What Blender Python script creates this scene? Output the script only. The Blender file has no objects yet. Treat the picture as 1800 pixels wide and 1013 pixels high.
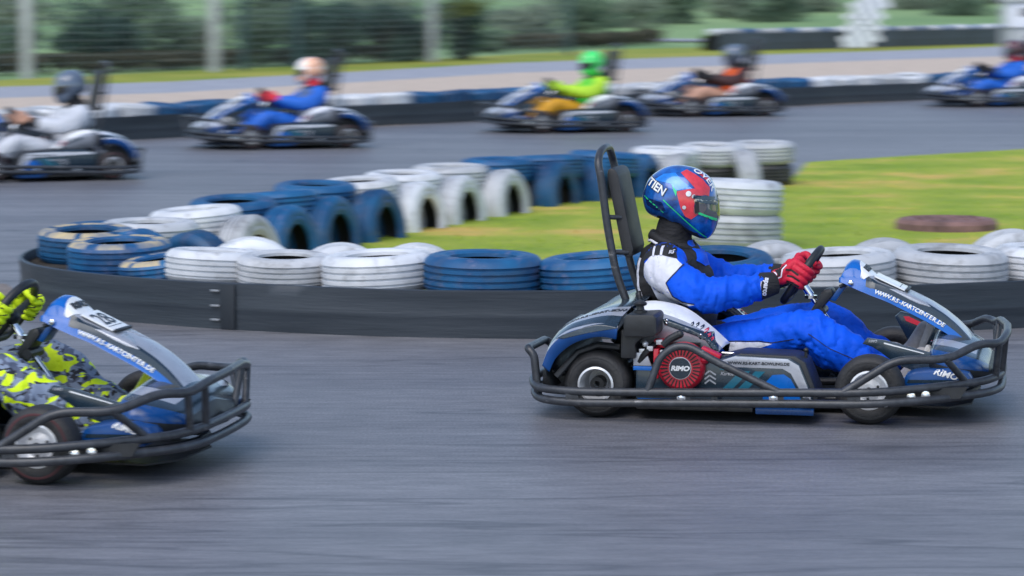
import bpy, bmesh, math, random
import numpy as np
from mathutils import Vector, Matrix, noise
from mathutils.bvhtree import BVHTree
from mathutils.geometry import tessellate_polygon

R = random.Random(7)
SC = bpy.context.scene
COL = SC.collection
PI = math.pi
rad = math.radians

# ------------------------------------------------------------------ materials
def mat(name, col, rough=.5, metal=0., spec=.5, coat=0., var=0., vscale=8., bump=0., bscale=60.,
        col2=None, stretch=None, emis=None):
    m = bpy.data.materials.new(name); m.use_nodes = True
    nt = m.node_tree; b = nt.nodes['Principled BSDF']
    b.inputs['Base Color'].default_value = (*col, 1)
    b.inputs['Roughness'].default_value = rough
    b.inputs['Metallic'].default_value = metal
    b.inputs['Specular IOR Level'].default_value = spec
    if coat:
        b.inputs['Coat Weight'].default_value = coat
        b.inputs['Coat Roughness'].default_value = .08
    if var or bump:
        tc = nt.nodes.new('ShaderNodeTexCoord'); src = tc.outputs['Object']
        if stretch:
            mp = nt.nodes.new('ShaderNodeMapping'); mp.inputs['Scale'].default_value = stretch
            nt.links.new(src, mp.inputs['Vector']); src = mp.outputs['Vector']
    if var:
        n = nt.nodes.new('ShaderNodeTexNoise'); n.inputs['Scale'].default_value = vscale
        n.inputs['Detail'].default_value = 6; n.inputs['Roughness'].default_value = .65
        nt.links.new(src, n.inputs['Vector'])
        r = nt.nodes.new('ShaderNodeValToRGB')
        c2 = col2 if col2 else tuple(min(1, c*(1+var)) for c in col)
        c1 = col if col2 else tuple(c*(1-var) for c in col)
        r.color_ramp.elements[0].position = .35; r.color_ramp.elements[1].position = .68
        r.color_ramp.elements[0].color = (*c1, 1); r.color_ramp.elements[1].color = (*c2, 1)
        nt.links.new(n.outputs['Fac'], r.inputs['Fac']); nt.links.new(r.outputs['Color'], b.inputs['Base Color'])
        mr = nt.nodes.new('ShaderNodeMapRange')
        mr.inputs['To Min'].default_value = max(.03, rough-.12); mr.inputs['To Max'].default_value = min(1, rough+.12)
        nt.links.new(n.outputs['Fac'], mr.inputs['Value']); nt.links.new(mr.outputs['Result'], b.inputs['Roughness'])
    if bump:
        n2 = nt.nodes.new('ShaderNodeTexNoise'); n2.inputs['Scale'].default_value = bscale
        n2.inputs['Detail'].default_value = 4
        nt.links.new(src, n2.inputs['Vector'])
        bp = nt.nodes.new('ShaderNodeBump'); bp.inputs['Strength'].default_value = bump
        bp.inputs['Distance'].default_value = .01
        nt.links.new(n2.outputs['Fac'], bp.inputs['Height']); nt.links.new(bp.outputs['Normal'], b.inputs['Normal'])
    return m

def scuff(m, col, scale, lo, hi, amt, stretch=(1,1,1)):
    """Wear: scratches and rubbed dirt in patches of their own over the base colour."""
    nt = m.node_tree; b = nt.nodes['Principled BSDF']; N = nt.nodes.new; L = nt.links.new
    tc = N('ShaderNodeTexCoord'); mp = N('ShaderNodeMapping'); mp.inputs['Scale'].default_value = stretch
    n = N('ShaderNodeTexNoise'); n.inputs['Scale'].default_value = scale; n.inputs['Detail'].default_value = 9; n.inputs['Roughness'].default_value = .72
    L(tc.outputs['Object'], mp.inputs['Vector']); L(mp.outputs['Vector'], n.inputs['Vector'])
    g = N('ShaderNodeMapRange'); g.inputs['From Min'].default_value = lo; g.inputs['From Max'].default_value = hi; g.inputs['To Max'].default_value = amt
    L(n.outputs['Fac'], g.inputs['Value'])
    mx = N('ShaderNodeMix'); mx.data_type = 'RGBA'; L(g.outputs['Result'], mx.inputs['Factor'])
    s = b.inputs['Base Color']
    if s.is_linked: L(s.links[0].from_socket, mx.inputs['A'])
    else: mx.inputs['A'].default_value = s.default_value
    mx.inputs['B'].default_value = (*col, 1); L(mx.outputs['Result'], s)
M = {}
M['tube'] = mat('powder_coated_tube', (.040,.044,.052), .38, .1, .5, var=.35, vscale=25, bump=.12, bscale=220)
M['black'] = mat('black_plastic', (.016,.018,.021), .46, var=.3, vscale=20, bump=.1, bscale=300)
M['engine'] = mat('engine_black', (.012,.013,.015), .5, .2, var=.4, vscale=30)
M['gun'] = mat('gunmetal_sticker', (.014,.030,.048), .26, .1, coat=.3, var=.25, vscale=6)
M['silver'] = mat('silver_sticker', (.38,.40,.45), .3, .3, coat=.2, var=.12, vscale=7)
M['white'] = mat('white_sticker', (.78,.79,.80), .32, coat=.3, var=.06, vscale=12)
M['blue'] = mat('kart_blue', (.001,.115,.46), .28, .0, .4, coat=.2, var=.15, vscale=6)
M['dblue'] = mat('kart_dark_blue', (.002,.055,.22), .30, .0, .4, coat=.2, var=.2, vscale=6)
M['teal'] = mat('teal_sticker', (.01,.13,.20), .3, coat=.3)
M['red'] = mat('engine_red', (.52,.008,.03), .33, coat=.3, var=.2, vscale=22)
M['redst'] = mat('red_sticker', (.70,.03,.06), .35)
M['ink'] = mat('sticker_ink', (.012,.016,.024), .4)
M['rubber'] = mat('slick_rubber', (.020,.020,.022), .62, var=.35, vscale=16, bump=.25, bscale=90)
M['rim'] = mat('cast_alloy', (.66,.67,.69), .38, .45, var=.15, vscale=25)
M['chrome'] = mat('chromed_steel', (.75,.76,.78), .12, 1.)
M['seat'] = mat('seat_shell', (.014,.015,.018), .5, var=.2, vscale=10)
M['pad'] = mat('pad_vinyl', (.022,.023,.026), .55, var=.25, vscale=18, bump=.15, bscale=250)
M['red_line'] = mat('tyre_red_line', (.07,.018,.022), .6)

scuff(M['tube'], (.26,.26,.27), 9, .62, .70, .85, (.7,1,2.2))
for k_, lo_ in (('gun',.60), ('blue',.61), ('dblue',.61), ('black',.63)): scuff(M[k_], (.16,.16,.17), 7, lo_, .74, .6, (.6,1,1.6))
for k_ in ('silver', 'white'): scuff(M[k_], (.10,.10,.10), 6, .58, .76, .6, (.6,1,1.6))
scuff(M['rubber'], (.07,.068,.065), 6, .5, .75, .6)
# ------------------------------------------------------------------ mesh builder
class MB:
    def __init__(s): s.v, s.f, s.m = [], [], []
    def add(s, verts, faces, mi=0):
        o = len(s.v); s.v += [tuple(p) for p in verts]
        for k, f in enumerate(faces):
            s.f.append(tuple(i+o for i in f)); s.m.append(mi if isinstance(mi, int) else mi[k])
        return s
    def box(s, c, d, mi=0, rot=None, bev=0.):
        hx, hy, hz = d[0]/2, d[1]/2, d[2]/2
        bm = bmesh.new(); bmesh.ops.create_cube(bm, size=1.)
        for v in bm.verts: v.co = Vector((v.co.x*d[0], v.co.y*d[1], v.co.z*d[2]))
        if bev: bmesh.ops.bevel(bm, geom=list(bm.edges), offset=min(bev, .45*min(d)), segments=2, affect='EDGES', profile=.6)
        s._bm(bm, mi, c, rot); return s
    def _bm(s, bm, mi, c=(0,0,0), rot=None):
        bm.verts.index_update()
        P = [v.co.copy() for v in bm.verts]
        if rot is not None: P = [rot @ p for p in P]
        P = [p+Vector(c) for p in P]
        s.add(P, [[v.index for v in f.verts] for f in bm.faces], mi); bm.free()
    def tube(s, pts, r, seg=10, mi=0, closed=False, caps=True):
        P = [Vector(p) for p in pts]; n = len(P)
        rr = r if hasattr(r, '__len__') else [r]*n
        T = []
        for i in range(n):
            a = P[(i-1) % n] if closed or i else P[0]; b = P[(i+1) % n] if closed or i < n-1 else P[-1]
            t = (b-a); T.append(t.normalized() if t.length > 1e-9 else Vector((1,0,0)))
        u = T[0].orthogonal().normalized(); rings = []
        for i in range(n):
            u = (u - T[i]*u.dot(T[i]));
            u = u.normalized() if u.length > 1e-6 else T[i].orthogonal().normalized()
            w = T[i].cross(u)
            rings.append([P[i]+(u*math.cos(2*PI*k/seg)+w*math.sin(2*PI*k/seg))*rr[i] for k in range(seg)])
        V = [p for g in rings for p in g]; F = []
        for i in range(n if closed else n-1):
            j = (i+1) % n
            for k in range(seg): F.append((i*seg+k, i*seg+(k+1) % seg, j*seg+(k+1) % seg, j*seg+k))
        if caps and not closed:
            F.append(tuple(range(seg))[::-1]); F.append(tuple((n-1)*seg+k for k in range(seg)))
        return s.add(V, F, mi)
    def grid(s, rows, mi=0, flip=False, closed=False):
        n = len(rows); k = len(rows[0]); V = [p for r in rows for p in r]; F = []; MI = []
        for i in range(n-1):
            for j in range(k if closed else k-1):
                j2 = (j+1) % k
                f = (i*k+j, i*k+j2, (i+1)*k+j2, (i+1)*k+j)
                F.append(f[::-1] if flip else f); MI.append(mi if isinstance(mi, int) else mi(i, j))
        return s.add(V, F, MI)
    def lathe(s, prof, axis='y', seg=32, c=(0,0,0), mi=0, closed=False):
        # prof: (r, h) pairs
        rows = []
        for r, h in prof:
            ring = []
            for k in range(seg):
                a = 2*PI*k/seg; x, y = r*math.cos(a), r*math.sin(a)
                p = (x, h, y) if axis == 'y' else ((x, y, h) if axis == 'z' else (h, x, y))
                ring.append((p[0]+c[0], p[1]+c[1], p[2]+c[2]))
            rows.append(ring)
        if closed: rows.append(rows[0])
        return s.grid(rows, mi, closed=True)
    def prism(s, poly, y0, y1, mi=0, bev=0., plane='xz'):
        bm = bmesh.new()
        def P(a, b, h): return (a, h, b) if plane == 'xz' else ((a, b, h) if plane == 'xy' else (h, a, b))
        vs = [bm.verts.new(P(a, b, y0)) for a, b in poly]
        f = bm.faces.new(vs)
        ex = bmesh.ops.extrude_face_region(bm, geom=[f])
        nv = [e for e in ex['geom'] if isinstance(e, bmesh.types.BMVert)]
        d = Vector(P(0, 0, y1))-Vector(P(0, 0, y0))
        for v in nv: v.co += d
        bmesh.ops.recalc_face_normals(bm, faces=bm.faces)
        if bev: bmesh.ops.bevel(bm, geom=list(bm.edges), offset=bev, segments=2, affect='EDGES', profile=.6, clamp_overlap=True)
        bmesh.ops.triangulate(bm, faces=[q for q in bm.faces if len(q.verts) > 4])
        s._bm(bm, mi); return s
    def ball(s, c, r, mi=0, seg=16, rot=None):
        r = r if hasattr(r, '__len__') else (r, r, r)
        bm = bmesh.new(); bmesh.ops.create_uvsphere(bm, u_segments=seg, v_segments=max(6, seg*2//3), radius=1)
        for v in bm.verts: v.co = Vector((v.co.x*r[0], v.co.y*r[1], v.co.z*r[2]))
        s._bm(bm, mi, c, rot); return s
    def mesh(s, name, mats, sharp=35., recalc=False):
        me = bpy.data.meshes.new(name); me.from_pydata(s.v, [], s.f)
        for m in (mats if isinstance(mats, (list, tuple)) else [mats]): me.materials.append(M[m] if isinstance(m, str) else m)
        me.polygons.foreach_set('material_index', s.m)
        if recalc:
            bm = bmesh.new(); bm.from_mesh(me); bmesh.ops.recalc_face_normals(bm, faces=bm.faces); bm.to_mesh(me); bm.free()
        me.polygons.foreach_set('use_smooth', [True]*len(me.polygons))
        if sharp < 180: me.set_sharp_from_angle(angle=rad(sharp))
        me.update(); return me
    def build(s, name, mats, parent=None, sharp=35., recalc=False, loc=None):
        o = bpy.data.objects.new(name, s.mesh(name, mats, sharp, recalc)); COL.objects.link(o)
        if parent: o.parent = parent
        if loc: o.location = loc
        return o

def tag(o, label=None, cat=None, group=None, kind=None):
    for k, v in (('label', label), ('category', cat), ('group', group), ('kind', kind)):
        if v: o[k] = v
    return o
def empty(name, loc=(0,0,0), rz=0.):
    o = bpy.data.objects.new(name, None); COL.objects.link(o)
    o.location = loc; o.rotation_euler = (0, 0, rz); o.empty_display_size = .2
    return o
def copy_tree(o, parent=None):
    c = o.copy(); COL.objects.link(c)
    if parent: c.parent = parent
    for ch in list(o.children): copy_tree(ch, c)
    return c

def fillet(pts, r=.04, n=5):
    P = [Vector(p) for p in pts]; out = [P[0]]
    for i in range(1, len(P)-1):
        a, b, c = P[i-1], P[i], P[i+1]
        d = min(r, (a-b).length*.45, (c-b).length*.45)
        s, e = b+(a-b).normalized()*d, b+(c-b).normalized()*d
        for k in range(n+1):
            t = k/n; out.append(s*(1-t)**2+b*2*t*(1-t)+e*t*t)
    out.append(P[-1]); return out
def crom(P, n=6):
    P = [Vector(p) for p in P]; out = []
    for i in range(len(P)-1):
        p0, p1, p2, p3 = P[max(0, i-1)], P[i], P[i+1], P[min(len(P)-1, i+2)]
        for k in range(n):
            t = k/n
            out.append(.5*((2*p1)+(p2-p0)*t+(2*p0-5*p1+4*p2-p3)*t*t+(3*p1-p0-3*p2+p3)*t**3))
    out.append(P[-1]); return out
def interp(xs, ys, x): return float(np.interp(x, xs, ys))
def my(p): return (p[0], -p[1], p[2])

# ------------------------------------------------------------------ lettering and stickers laid onto a surface
def text2d(body, size=1., shear=0., bold=0., stretch=1., align='CENTER'):
    cu = bpy.data.curves.new('lettering', 'FONT'); cu.body = body; cu.size = size; cu.shear = shear
    cu.offset = bold; cu.align_x = align; cu.align_y = 'CENTER'; cu.fill_mode = 'FRONT'; cu.resolution_u = 3
    o = bpy.data.objects.new('lettering', cu); COL.objects.link(o)
    dg = bpy.context.evaluated_depsgraph_get(); dg.update()
    me = bpy.data.meshes.new_from_object(o.evaluated_get(dg))
    V = [(v.co.x*stretch, v.co.y) for v in me.vertices]; F = [tuple(p.vertices) for p in me.polygons]
    bpy.data.objects.remove(o); bpy.data.meshes.remove(me); bpy.data.curves.remove(cu)
    return V, F
def poly2d(pts):
    t = tessellate_polygon([[Vector((a, b, 0)) for a, b in pts]])
    return list(pts), [tuple(x) for x in t]
def disc2d(r, n=24, c=(0, 0)):
    return [(c[0]+r*math.cos(2*PI*k/n), c[1]+r*math.sin(2*PI*k/n)) for k in range(n)], [tuple(range(n))]
def stroke2d(pts, w):
    V, F = [], []
    for (a, b) in zip(pts[:-1], pts[1:]):
        d = Vector((b[0]-a[0], b[1]-a[1])).normalized(); nx, ny = -d.y*w/2, d.x*w/2
        o = len(V); V += [(a[0]+nx, a[1]+ny), (a[0]-nx, a[1]-ny), (b[0]-nx, b[1]-ny), (b[0]+nx, b[1]+ny)]; F.append((o, o+1, o+2, o+3))
    return V, F
def decal(ob, geom, O, U, V, material, off=.0014, maxlen=.02, reach=.25):
    """Lay flat shapes (stickers, lettering) onto the surface of ob, as faces of its own mesh."""
    me = ob.data; U = Vector(U).normalized(); V = Vector(V); V = (V-U*V.dot(U)).normalized(); N = U.cross(V); O = Vector(O)
    bm = bmesh.new(); bm.from_mesh(me); tree = BVHTree.FromBMesh(bm)
    d = bmesh.new(); vs = [d.verts.new((a, b, 0)) for a, b in geom[0]]
    for f in geom[1]:
        try: d.faces.new([vs[i] for i in f])
        except ValueError: pass
    bmesh.ops.triangulate(d, faces=d.faces)
    for _ in range(7):
        le = [e for e in d.edges if e.calc_length() > maxlen]
        if not le: break
        bmesh.ops.subdivide_edges(d, edges=le, cuts=1)
        bmesh.ops.triangulate(d, faces=[f for f in d.faces if len(f.verts) > 3])
    m = M[material] if isinstance(material, str) else material
    idx = me.materials.find(m.name)
    if idx < 0: me.materials.append(m); idx = len(me.materials)-1
    nv = {}
    for v in d.verts:
        p = O+U*v.co.x+V*v.co.y
        st = p+N*reach; left = reach*2; h = (None,)
        for _k in range(5):
            h = tree.ray_cast(st, -N, left)
            if h[0] is None or h[1].dot(N) > .03: break
            left -= h[3]+.001; st = h[0]-N*.001
            if left <= 0: h = (None,); break
        if h[0] is None or h[1].dot(N) <= .03: continue
        nn = h[1]
        nv[v] = bm.verts.new(h[0]+(nn+N).normalized()*off)
    for f in d.faces:
        if all(v in nv for v in f.verts) and not bm.faces.get([nv[v] for v in f.verts]):
            q = bm.faces.new([nv[v] for v in f.verts]); q.material_index = idx; q.smooth = True
            q.normal_update()
            if q.normal.dot(N) < 0: q.normal_flip()
    d.free(); bm.to_mesh(me); bm.free(); me.update()
XP, YP, ZP = Vector((1,0,0)), Vector((0,1,0)), Vector((0,0,1))
# ------------------------------------------------------------------ the go-kart (x forward, y left, origin on the ground)
WF, WR = .5423, -.5423
def tyre_prof(r, w, rim):
    h = w/2
    return [(rim, -h*.80), (rim+.010, -h*.93), (rim+(r-rim)*.45, -h*1.0), (r-.022, -h*.95), (r-.008, -h*.80), (r-.001, -h*.55), (r, 0),
            (r-.001, h*.55), (r-.008, h*.80), (r-.022, h*.95), (rim+(r-rim)*.45, h*1.0), (rim+.010, h*.93), (rim, h*.80), (rim-.004, 0)]
def add_wheel(root, x, y, r, w, rimr, side, front):
    wroot = MB().lathe([(.012, -w*.3), (.028, -w*.3), (.028, w*.3), (.012, w*.3)], seg=20).build('wheel', 'engine', root, loc=(x, y, r))
    t = MB().lathe(tyre_prof(r, w, rimr), seg=48, closed=True)
    k = -w/2*1.004*side*-1
    t.lathe([(r-.030, side*w/2*.985), (r-.026, side*w/2*.995), (r-.021, side*w/2*.975)], seg=48, mi=1)
    t.build('tyre', ['rubber', 'red_line'], wroot, sharp=50)
    m = MB(); h = w/2*side
    if front:   # shallow dished face close to the outer side
        m.lathe([(rimr+.002, h*.78), (rimr+.004, h*.90), (rimr-.004, h*.93), (rimr-.008, h*.80), (rimr-.016, h*.62), (.045, h*.50), (.030, h*.66), (.026, h*.82), (.0, h*.82)], seg=40)
        for a in range(3): m.ball((.037*math.cos(a*2.09+.4), h*.60, .037*math.sin(a*2.09+.4)), .006, 1, 8)
        m.lathe([(.013, h*.80), (.013, h*.92), (.0, h*.92)], seg=12, mi=1)
    else:       # deep barrel with the hub far inside
        m.lathe([(rimr+.002, h*.80), (rimr+.005, h*.93), (rimr-.003, h*.96), (rimr-.007, h*.85), (rimr-.013, h*.4), (rimr-.015, -h*.55), (.036, -h*.62), (.030, -h*.45), (.026, h*.10), (.017, h*.10), (.017, -h*.1), (0, -h*.1)], seg=40)
        m.lathe([(.0165, -h*.08), (0, -h*.08)], seg=16, mi=1)
    m.lathe([(rimr-.004, -h*.9), (rimr+.003, -h*.9), (rimr+.002, 0), (rimr-.006, 0)], seg=32, closed=True)
    m.build('rim', ['rim', 'engine'], wroot, sharp=40)
    return wroot

def adv(word, i):   # how far along the word a letter's middle lies, 0 to 1
    w = [{'W': 1.45, '.': .55, '-': .75, 'I': .6}.get(c, 1.) for c in word]
    p = [sum(w[:k])+w[k]/2 for k in range(len(w))]
    return (p[i]-p[0])/(p[-1]-p[0])
def make_kart():
    K = empty('go_kart')
    # --- chassis rails and axle
    f = MB()
    for s in (1, -1):
        f.tube(fillet([(-.74, .30*s, .075), (-.2, .30*s, .065), (.25, .26*s, .06), (.62, .30*s, .075), (.90, .22*s, .09), (.93, 0, .09)], .1), .016, 8)
    for x in (-.60, -.25, .20, .62): f.tube([(x, -.30, .068), (x, .30, .068)], .015, 8)
    f.tube([(WR, -.52, .133), (WR, .52, .133)], .02, 12)
    for s in (1, -1):
        f.tube([(.50, .28*s, .09), (.5423, .46*s, .135)], .014, 8); f.tube([(.42, .05*s, .11), (.50, .42*s, .12)], .008, 8)
        for x in (.62, -.62, -.05, .30): f.tube([(x, .30*s, .07), (x, .69*s, .105)], .014, 8)
    f.build('chassis_frame', 'tube', K)
    # --- floor tray
    m = MB(); m.prism([(-.60, -.30), (.20, -.27), (.84, -.30), (.92, -.16), (.92, .16), (.84, .30), (.20, .27), (-.60, .30)], .040, .047, plane='xy')
    for s in (1, -1):
        m.prism([(-.40, .30*s), (.09, .30*s), (.09, .60*s), (-.38, .60*s)], .042, .060, plane='xy', bev=.006); m.prism([(.10, .30*s), (.30, .30*s), (.333, .605*s), (.10, .605*s)], .036, .062, 1, plane='xy', bev=.006)
    m.build('floor_tray', ['black', 'dblue'], K)
    # --- impact frame: two rails all round, hoops on them
    b = MB(); r = .0165
    up = [(-.826,0,.135), (-.826,-.50,.140), (-.775,-.655,.122), (-.60,-.70,.118), (-.15,-.70,.128), (.30,-.70,.141), (.56,-.70,.147), (.78,-.60,.160), (.985,-.42,.170), (1.04,-.27,.178), (1.046,0,.180)]
    lo = [(-.822,0,.092), (-.822,-.49,.092), (-.765,-.655,.078), (-.60,-.70,.074), (-.15,-.70,.086), (.30,-.70,.097), (.58,-.70,.103), (.82,-.60,.118), (.99,-.42,.123), (1.038,-.27,.124), (1.046,0,.125)]
    for path in (up, lo):
        full = path[:-1] + [(path[-1][0]-(.012 if path[-1][0] > 0 else 0), 0, path[-1][2])] + [(p[0]-(.030 if p[0] > 1 else .015 if p[0] > .9 else 0), -p[1], p[2]) for p in path[:-1]][::-1]
        b.tube(fillet(full, .11), r, 12)
    for s in (1, -1):
        S = lambda p: (p[0], p[1]*s*-1, p[2]) if s > 0 else p
        q = lambda pts: [(x-(.055 if s > 0 and x > 1.03 else .030 if s > 0 and x > .95 else 0), -abs(y) if s < 0 else abs(y), z) for x, y, z in pts]
        b.tube(fillet(q([(-.780,-.585,.080), (-.798,-.585,.246), (-.826,-.575,.272), (-.826,-.24,.268), (-.80,-.22,.25), (-.79,-.22,.10)]), .045), r, 12)
        b.tube(fillet(q([(.455,-.70,.145), (.655,-.665,.275), (.852,-.60,.275), (.965,-.47,.325), (1.038,-.385,.315), (1.062,-.25,.342), (1.048,0,.346) if s < 0 else (1.103,0,.346)]), .06), r, 12)
        b.tube(q([(.845,-.60,.275), (.915,-.47,.170)]), r*.85, 10)
        b.tube(q([(1.035,-.385,.312), (1.022,-.33,.178)]), r*.85, 10)
        b.tube(q([(1.056,-.27,.335), (1.040,-.22,.180)]), r*.85, 10)
        for x, zz in ((-.62,.096), (-.17,.107), (.20,.118), (.50,.123)):
            b.box((x, -.697 if s < 0 else .697, zz), (.05, .008, .05))
    b.build('bumper_frame', 'tube', K, sharp=60)
    hp = MB()
    hp.tube(fillet([(-.315,-.70,.122), (-.270,-.69,.262), (-.215,-.68,.307), (-.150,-.68,.308), (-.05,-.69,.255), (.205,-.70,.140)], .06), .0155, 12)
    hp.build('engine_hoop', 'tube', K, sharp=60)
    for x, y, z in ((-.18,.711,.107), (.185,.711,.117), (.715,.640,.128), (.77,.622,.133)):
        for s in (1, -1):
            bl = MB().lathe([(.0115, 0), (.0115, .006*s), (.006, .009*s), (0, .009*s)], seg=12); bl.lathe([(.017,-.002*s), (.017,.001*s), (.010,.002*s)], seg=14)
            bl.build('bolt', 'chrome', K, loc=(x, s*(y-.008), z))
    for s in (1, -1):
        MB().prism([(.60,.10), (.90,.118), (.93,.165), (.62,.142)], s*.56, s*.572).build('bumper_plate', 'black', K)
    # --- wheels
    for s in (-1, 1):
        add_wheel(K, WF, .503*s, .137, .122, .074, s, True)
        add_wheel(K, WR, .52*s, .135, .185, .068, s, False)
    # --- side pods
    def pod(s):
        m = MB()
        if s < 0:
            out = [(-.385,.075), (-.385,.215), (-.30,.215), (-.07,.245), (.02,.268), (.235,.262), (.275,.238), (.322,.125), (.336,.066), (.13,.058)]
        else:
            out = [(-.385,.075), (-.40,.24), (-.30,.285), (-.10,.285), (.02,.275), (.235,.262), (.275,.238), (.322,.125), (.336,.066), (.13,.058)]
        m.prism(out, s*.585, s*.34, 0, bev=.014)
        back = [(a+.018, b+.006 if b > .15 else b) for a, b in out]
        m.prism(back, s*.575, s*.36, 1, bev=.01)
        o = m.build('side_pod', ['gun', 'black'], K, recalc=True)
        U, V = (XP, ZP) if s < 0 else (-XP, ZP)
        fx = (lambda P: P) if s < 0 else (lambda P: [(-a, b) for a, b in P][::-1])
        O = Vector((0, s*.585, 0))
        ink = lambda P, mm, off: decal(o, poly2d(fx(P)), O, U, V, mm, off)
        top = -.05 if s < 0 else -.37
        zt = .242 if s < 0 else .262
        ink([(top,zt-.002), (.015,.262), (.225,.256), (.268,.232), (.313,.125), (.322,.080), (.297,.080), (.278,.128), (.238,.200), (.205,.218), (top+.02,zt-.022)], 'silver', .0015)
        ink([(.128,.150), (.165,.192), (.21,.196), (.238,.178), (.270,.120), (.285,.074), (.128,.074)], 'blue', .0014)
        for x in (.055, .115): ink([(x-.10,.120), (x-.06,.120), (x+.022,.205), (x-.018,.205)], 'teal', .0016)
        ink([(-.375,.085), (-.05,.085), (.12,.072), (.12,.064), (-.375,.078)], 'blue', .0016)
        decal(o, text2d('WWW.RS-KART-BOWLING.DE', .0155, .0, .0006, 1.15), Vector((.11, s*.585, .236)), U, V+U*-.07*1, 'ink', .0022)
        decal(o, text2d('RS', .018, .2, .0005), Vector((-.035, s*.585, .212)), U, V, 'teal', .002)
        decal(o, text2d('Kartcenter', .019, .3, .0004), Vector((.0, s*.585, .192)), U, V, 'silver', .002)
        for dz in (0, .018, .036):
            decal(o, stroke2d(fx([(-.105,.150+dz), (-.085,.166+dz), (-.060,.150+dz)]) if s < 0 else [(.105,.15+dz), (.085,.166+dz), (.06,.15+dz)], .006), O, U, V, 'silver', .0021)
        return o
    pod(-1); pod(1)
    rl = MB()
    rl.tube([(-.086,-.47,.262), (.070,-.47,.259)], .0042, 8); rl.box((.165,-.47,.250), (.20,.05,.012), 1, bev=.004)
    for x in (.085,.13,.18,.23): rl.box((x,-.475,.259), (.020,.03,.009), 1, bev=.003)
    rl.ball((.281,-.45,.278), .010, 1); rl.tube([(.281,-.45,.20), (.281,-.45,.278)], .0065, 8, 1)
    rl.build('pod_rail', ['chrome', 'black'], K)
    fp = MB(); fp.prism([(-.392,.215), (-.392,.268), (-.338,.266), (-.318,.215)], -.592, -.580, 0, bev=.003); fp.prism([(-.392,.197), (-.392,.2135), (-.317,.2135), (-.312,.197)], -.593, -.581, 1, bev=.002)
    fp.build('side_flap', ['silver', 'blue'], K)
    # --- rear bodywork arching over both rear wheels
    X = lambda L: L
    C = [[-.655, (-.722,.188), (-.695,.245), (-.640,.295), (-.579,.323), (-.51,.335), (-.450,.326)],
         [-.648, (-.752,.212), (-.722,.283), (-.660,.341), (-.580,.369), (-.51,.380), (-.446,.370)],
         [-.632, (-.755,.217), (-.725,.291), (-.661,.349), (-.580,.377), (-.51,.387), (-.446,.379)],
         [-.570, (-.757,.228), (-.728,.308), (-.662,.366), (-.578,.396), (-.505,.411), (-.442,.410)],
         [-.470, (-.758,.232), (-.728,.322), (-.655,.382), (-.567,.416), (-.492,.434), (-.425,.438)],
         [-.300, (-.756,.228), (-.722,.320), (-.642,.384), (-.552,.422), (-.475,.441), (-.39,.452)],
         [-.12, (-.758,.23), (-.722,.322), (-.640,.386), (-.552,.424), (-.475,.443), (-.40,.452)]]
    rows = []
    for c in C: rows.append([Vector((p.x, c[0], p.z)) for p in crom([(a, 0, b) for a, b in c[1:]], 6)])
    rows += [[Vector((p.x, -p.y, p.z)) for p in r_] for r_ in rows[::-1]]
    band = ['dblue', 'silver', 'gun', 'silver', 'gun', 'gun', 'gun']; slots = ['gun', 'dblue', 'silver']
    def mi(i, j):
        k = i if i < 7 else 12-i
        return slots.index(band[min(k, 6)])
    rb = MB().grid(rows, mi).build('rear_bodywork', slots, K, sharp=40)
    so = rb.modifiers.new('thickness', 'SOLIDIFY'); so.thickness = .006; so.offset = -1
    word = 'WWW.RS-KART-BOWLING.DE'
    px_, pz_ = [-.728,-.658,-.572,-.498,-.40], [.315,.374,.407,.424,.430]
    for q_, ch in enumerate(word):
        x = -.690+.345*adv(word, q_); sl = (interp(px_, pz_, x+.02)-interp(px_, pz_, x-.02))/.04
        decal(rb, text2d(ch, .027, .0, .0008, 1.12 if ch not in '.-' else 1), Vector((x, -.515, interp(px_, pz_, x))), Vector((1,0,sl)), ZP+YP*.9, 'ink', .002, .012)
    decal(rb, poly2d([(0,0), (.14,.030), (.26,.045), (.26,.012), (.14,.004), (.03,-.008)]), Vector((-.695,-.60,.302)), XP+ZP*.12, ZP+YP*.5, 'gun', .0020, .006)
    rp = MB(); rp.grid([[(-.756,y,.226), (-.752,y,.17), (-.72,y,.115)] for y in (-.60,-.3,0,.3,.60)], flip=True)
    rpo = rp.build('rear_panel', 'black', K); so = rpo.modifiers.new('thickness', 'SOLIDIFY'); so.thickness = .006
    # --- fender inner lip behind the tyre
    for s in (1, -1):
        fl = MB()
        fl.tube([(-.70,s*.62,.165), (-.66,s*.60,.215), (-.62,s*.58,.262), (-.54,s*.57,.292), (-.45,s*.57,.285)], .014, 8)
        fl.box((-.735,s*.40,.125), (.09,.10,.05), bev=.01); fl.box((-.76,s*.47,.14), (.05,.03,.07), bev=.008)
        fl.build('fender_bracket', 'black', K)
    # --- bodywork between engine and seat
    def flank(s):
        L = [(s*.505, [(-.405,.300), (-.33,.290), (-.21,.280), (-.12,.277), (-.062,.266)]),
             (s*.500, [(-.405,.405), (-.315,.396), (-.21,.366), (-.12,.326), (-.058,.275)]),
             (s*.470, [(-.405,.428), (-.315,.418), (-.205,.384), (-.115,.338), (-.052,.280)]),
             (s*.400, [(-.400,.444), (-.33,.447), (-.24,.420), (-.140,.362), (-.045,.288)]),
             (s*.340, [(-.400,.446), (-.33,.450), (-.22,.424), (-.120,.356), (-.040,.286)]),
             (s*.315, [(-.40,.40), (-.33,.40), (-.22,.36), (-.12,.30), (-.05,.24)])]
        rows = [[Vector((p.x, y, p.z)) for p in crom([(a, 0, b) for a, b in q], 5)] for y, q in L]
        bands = ['silver', 'silver', 'white', 'white', 'gun']; sl = ['silver', 'white', 'gun']
        o = MB().grid(rows, lambda i, j: sl.index(bands[i]), flip=s > 0).build('side_bodywork', sl, K, sharp=40)
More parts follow.
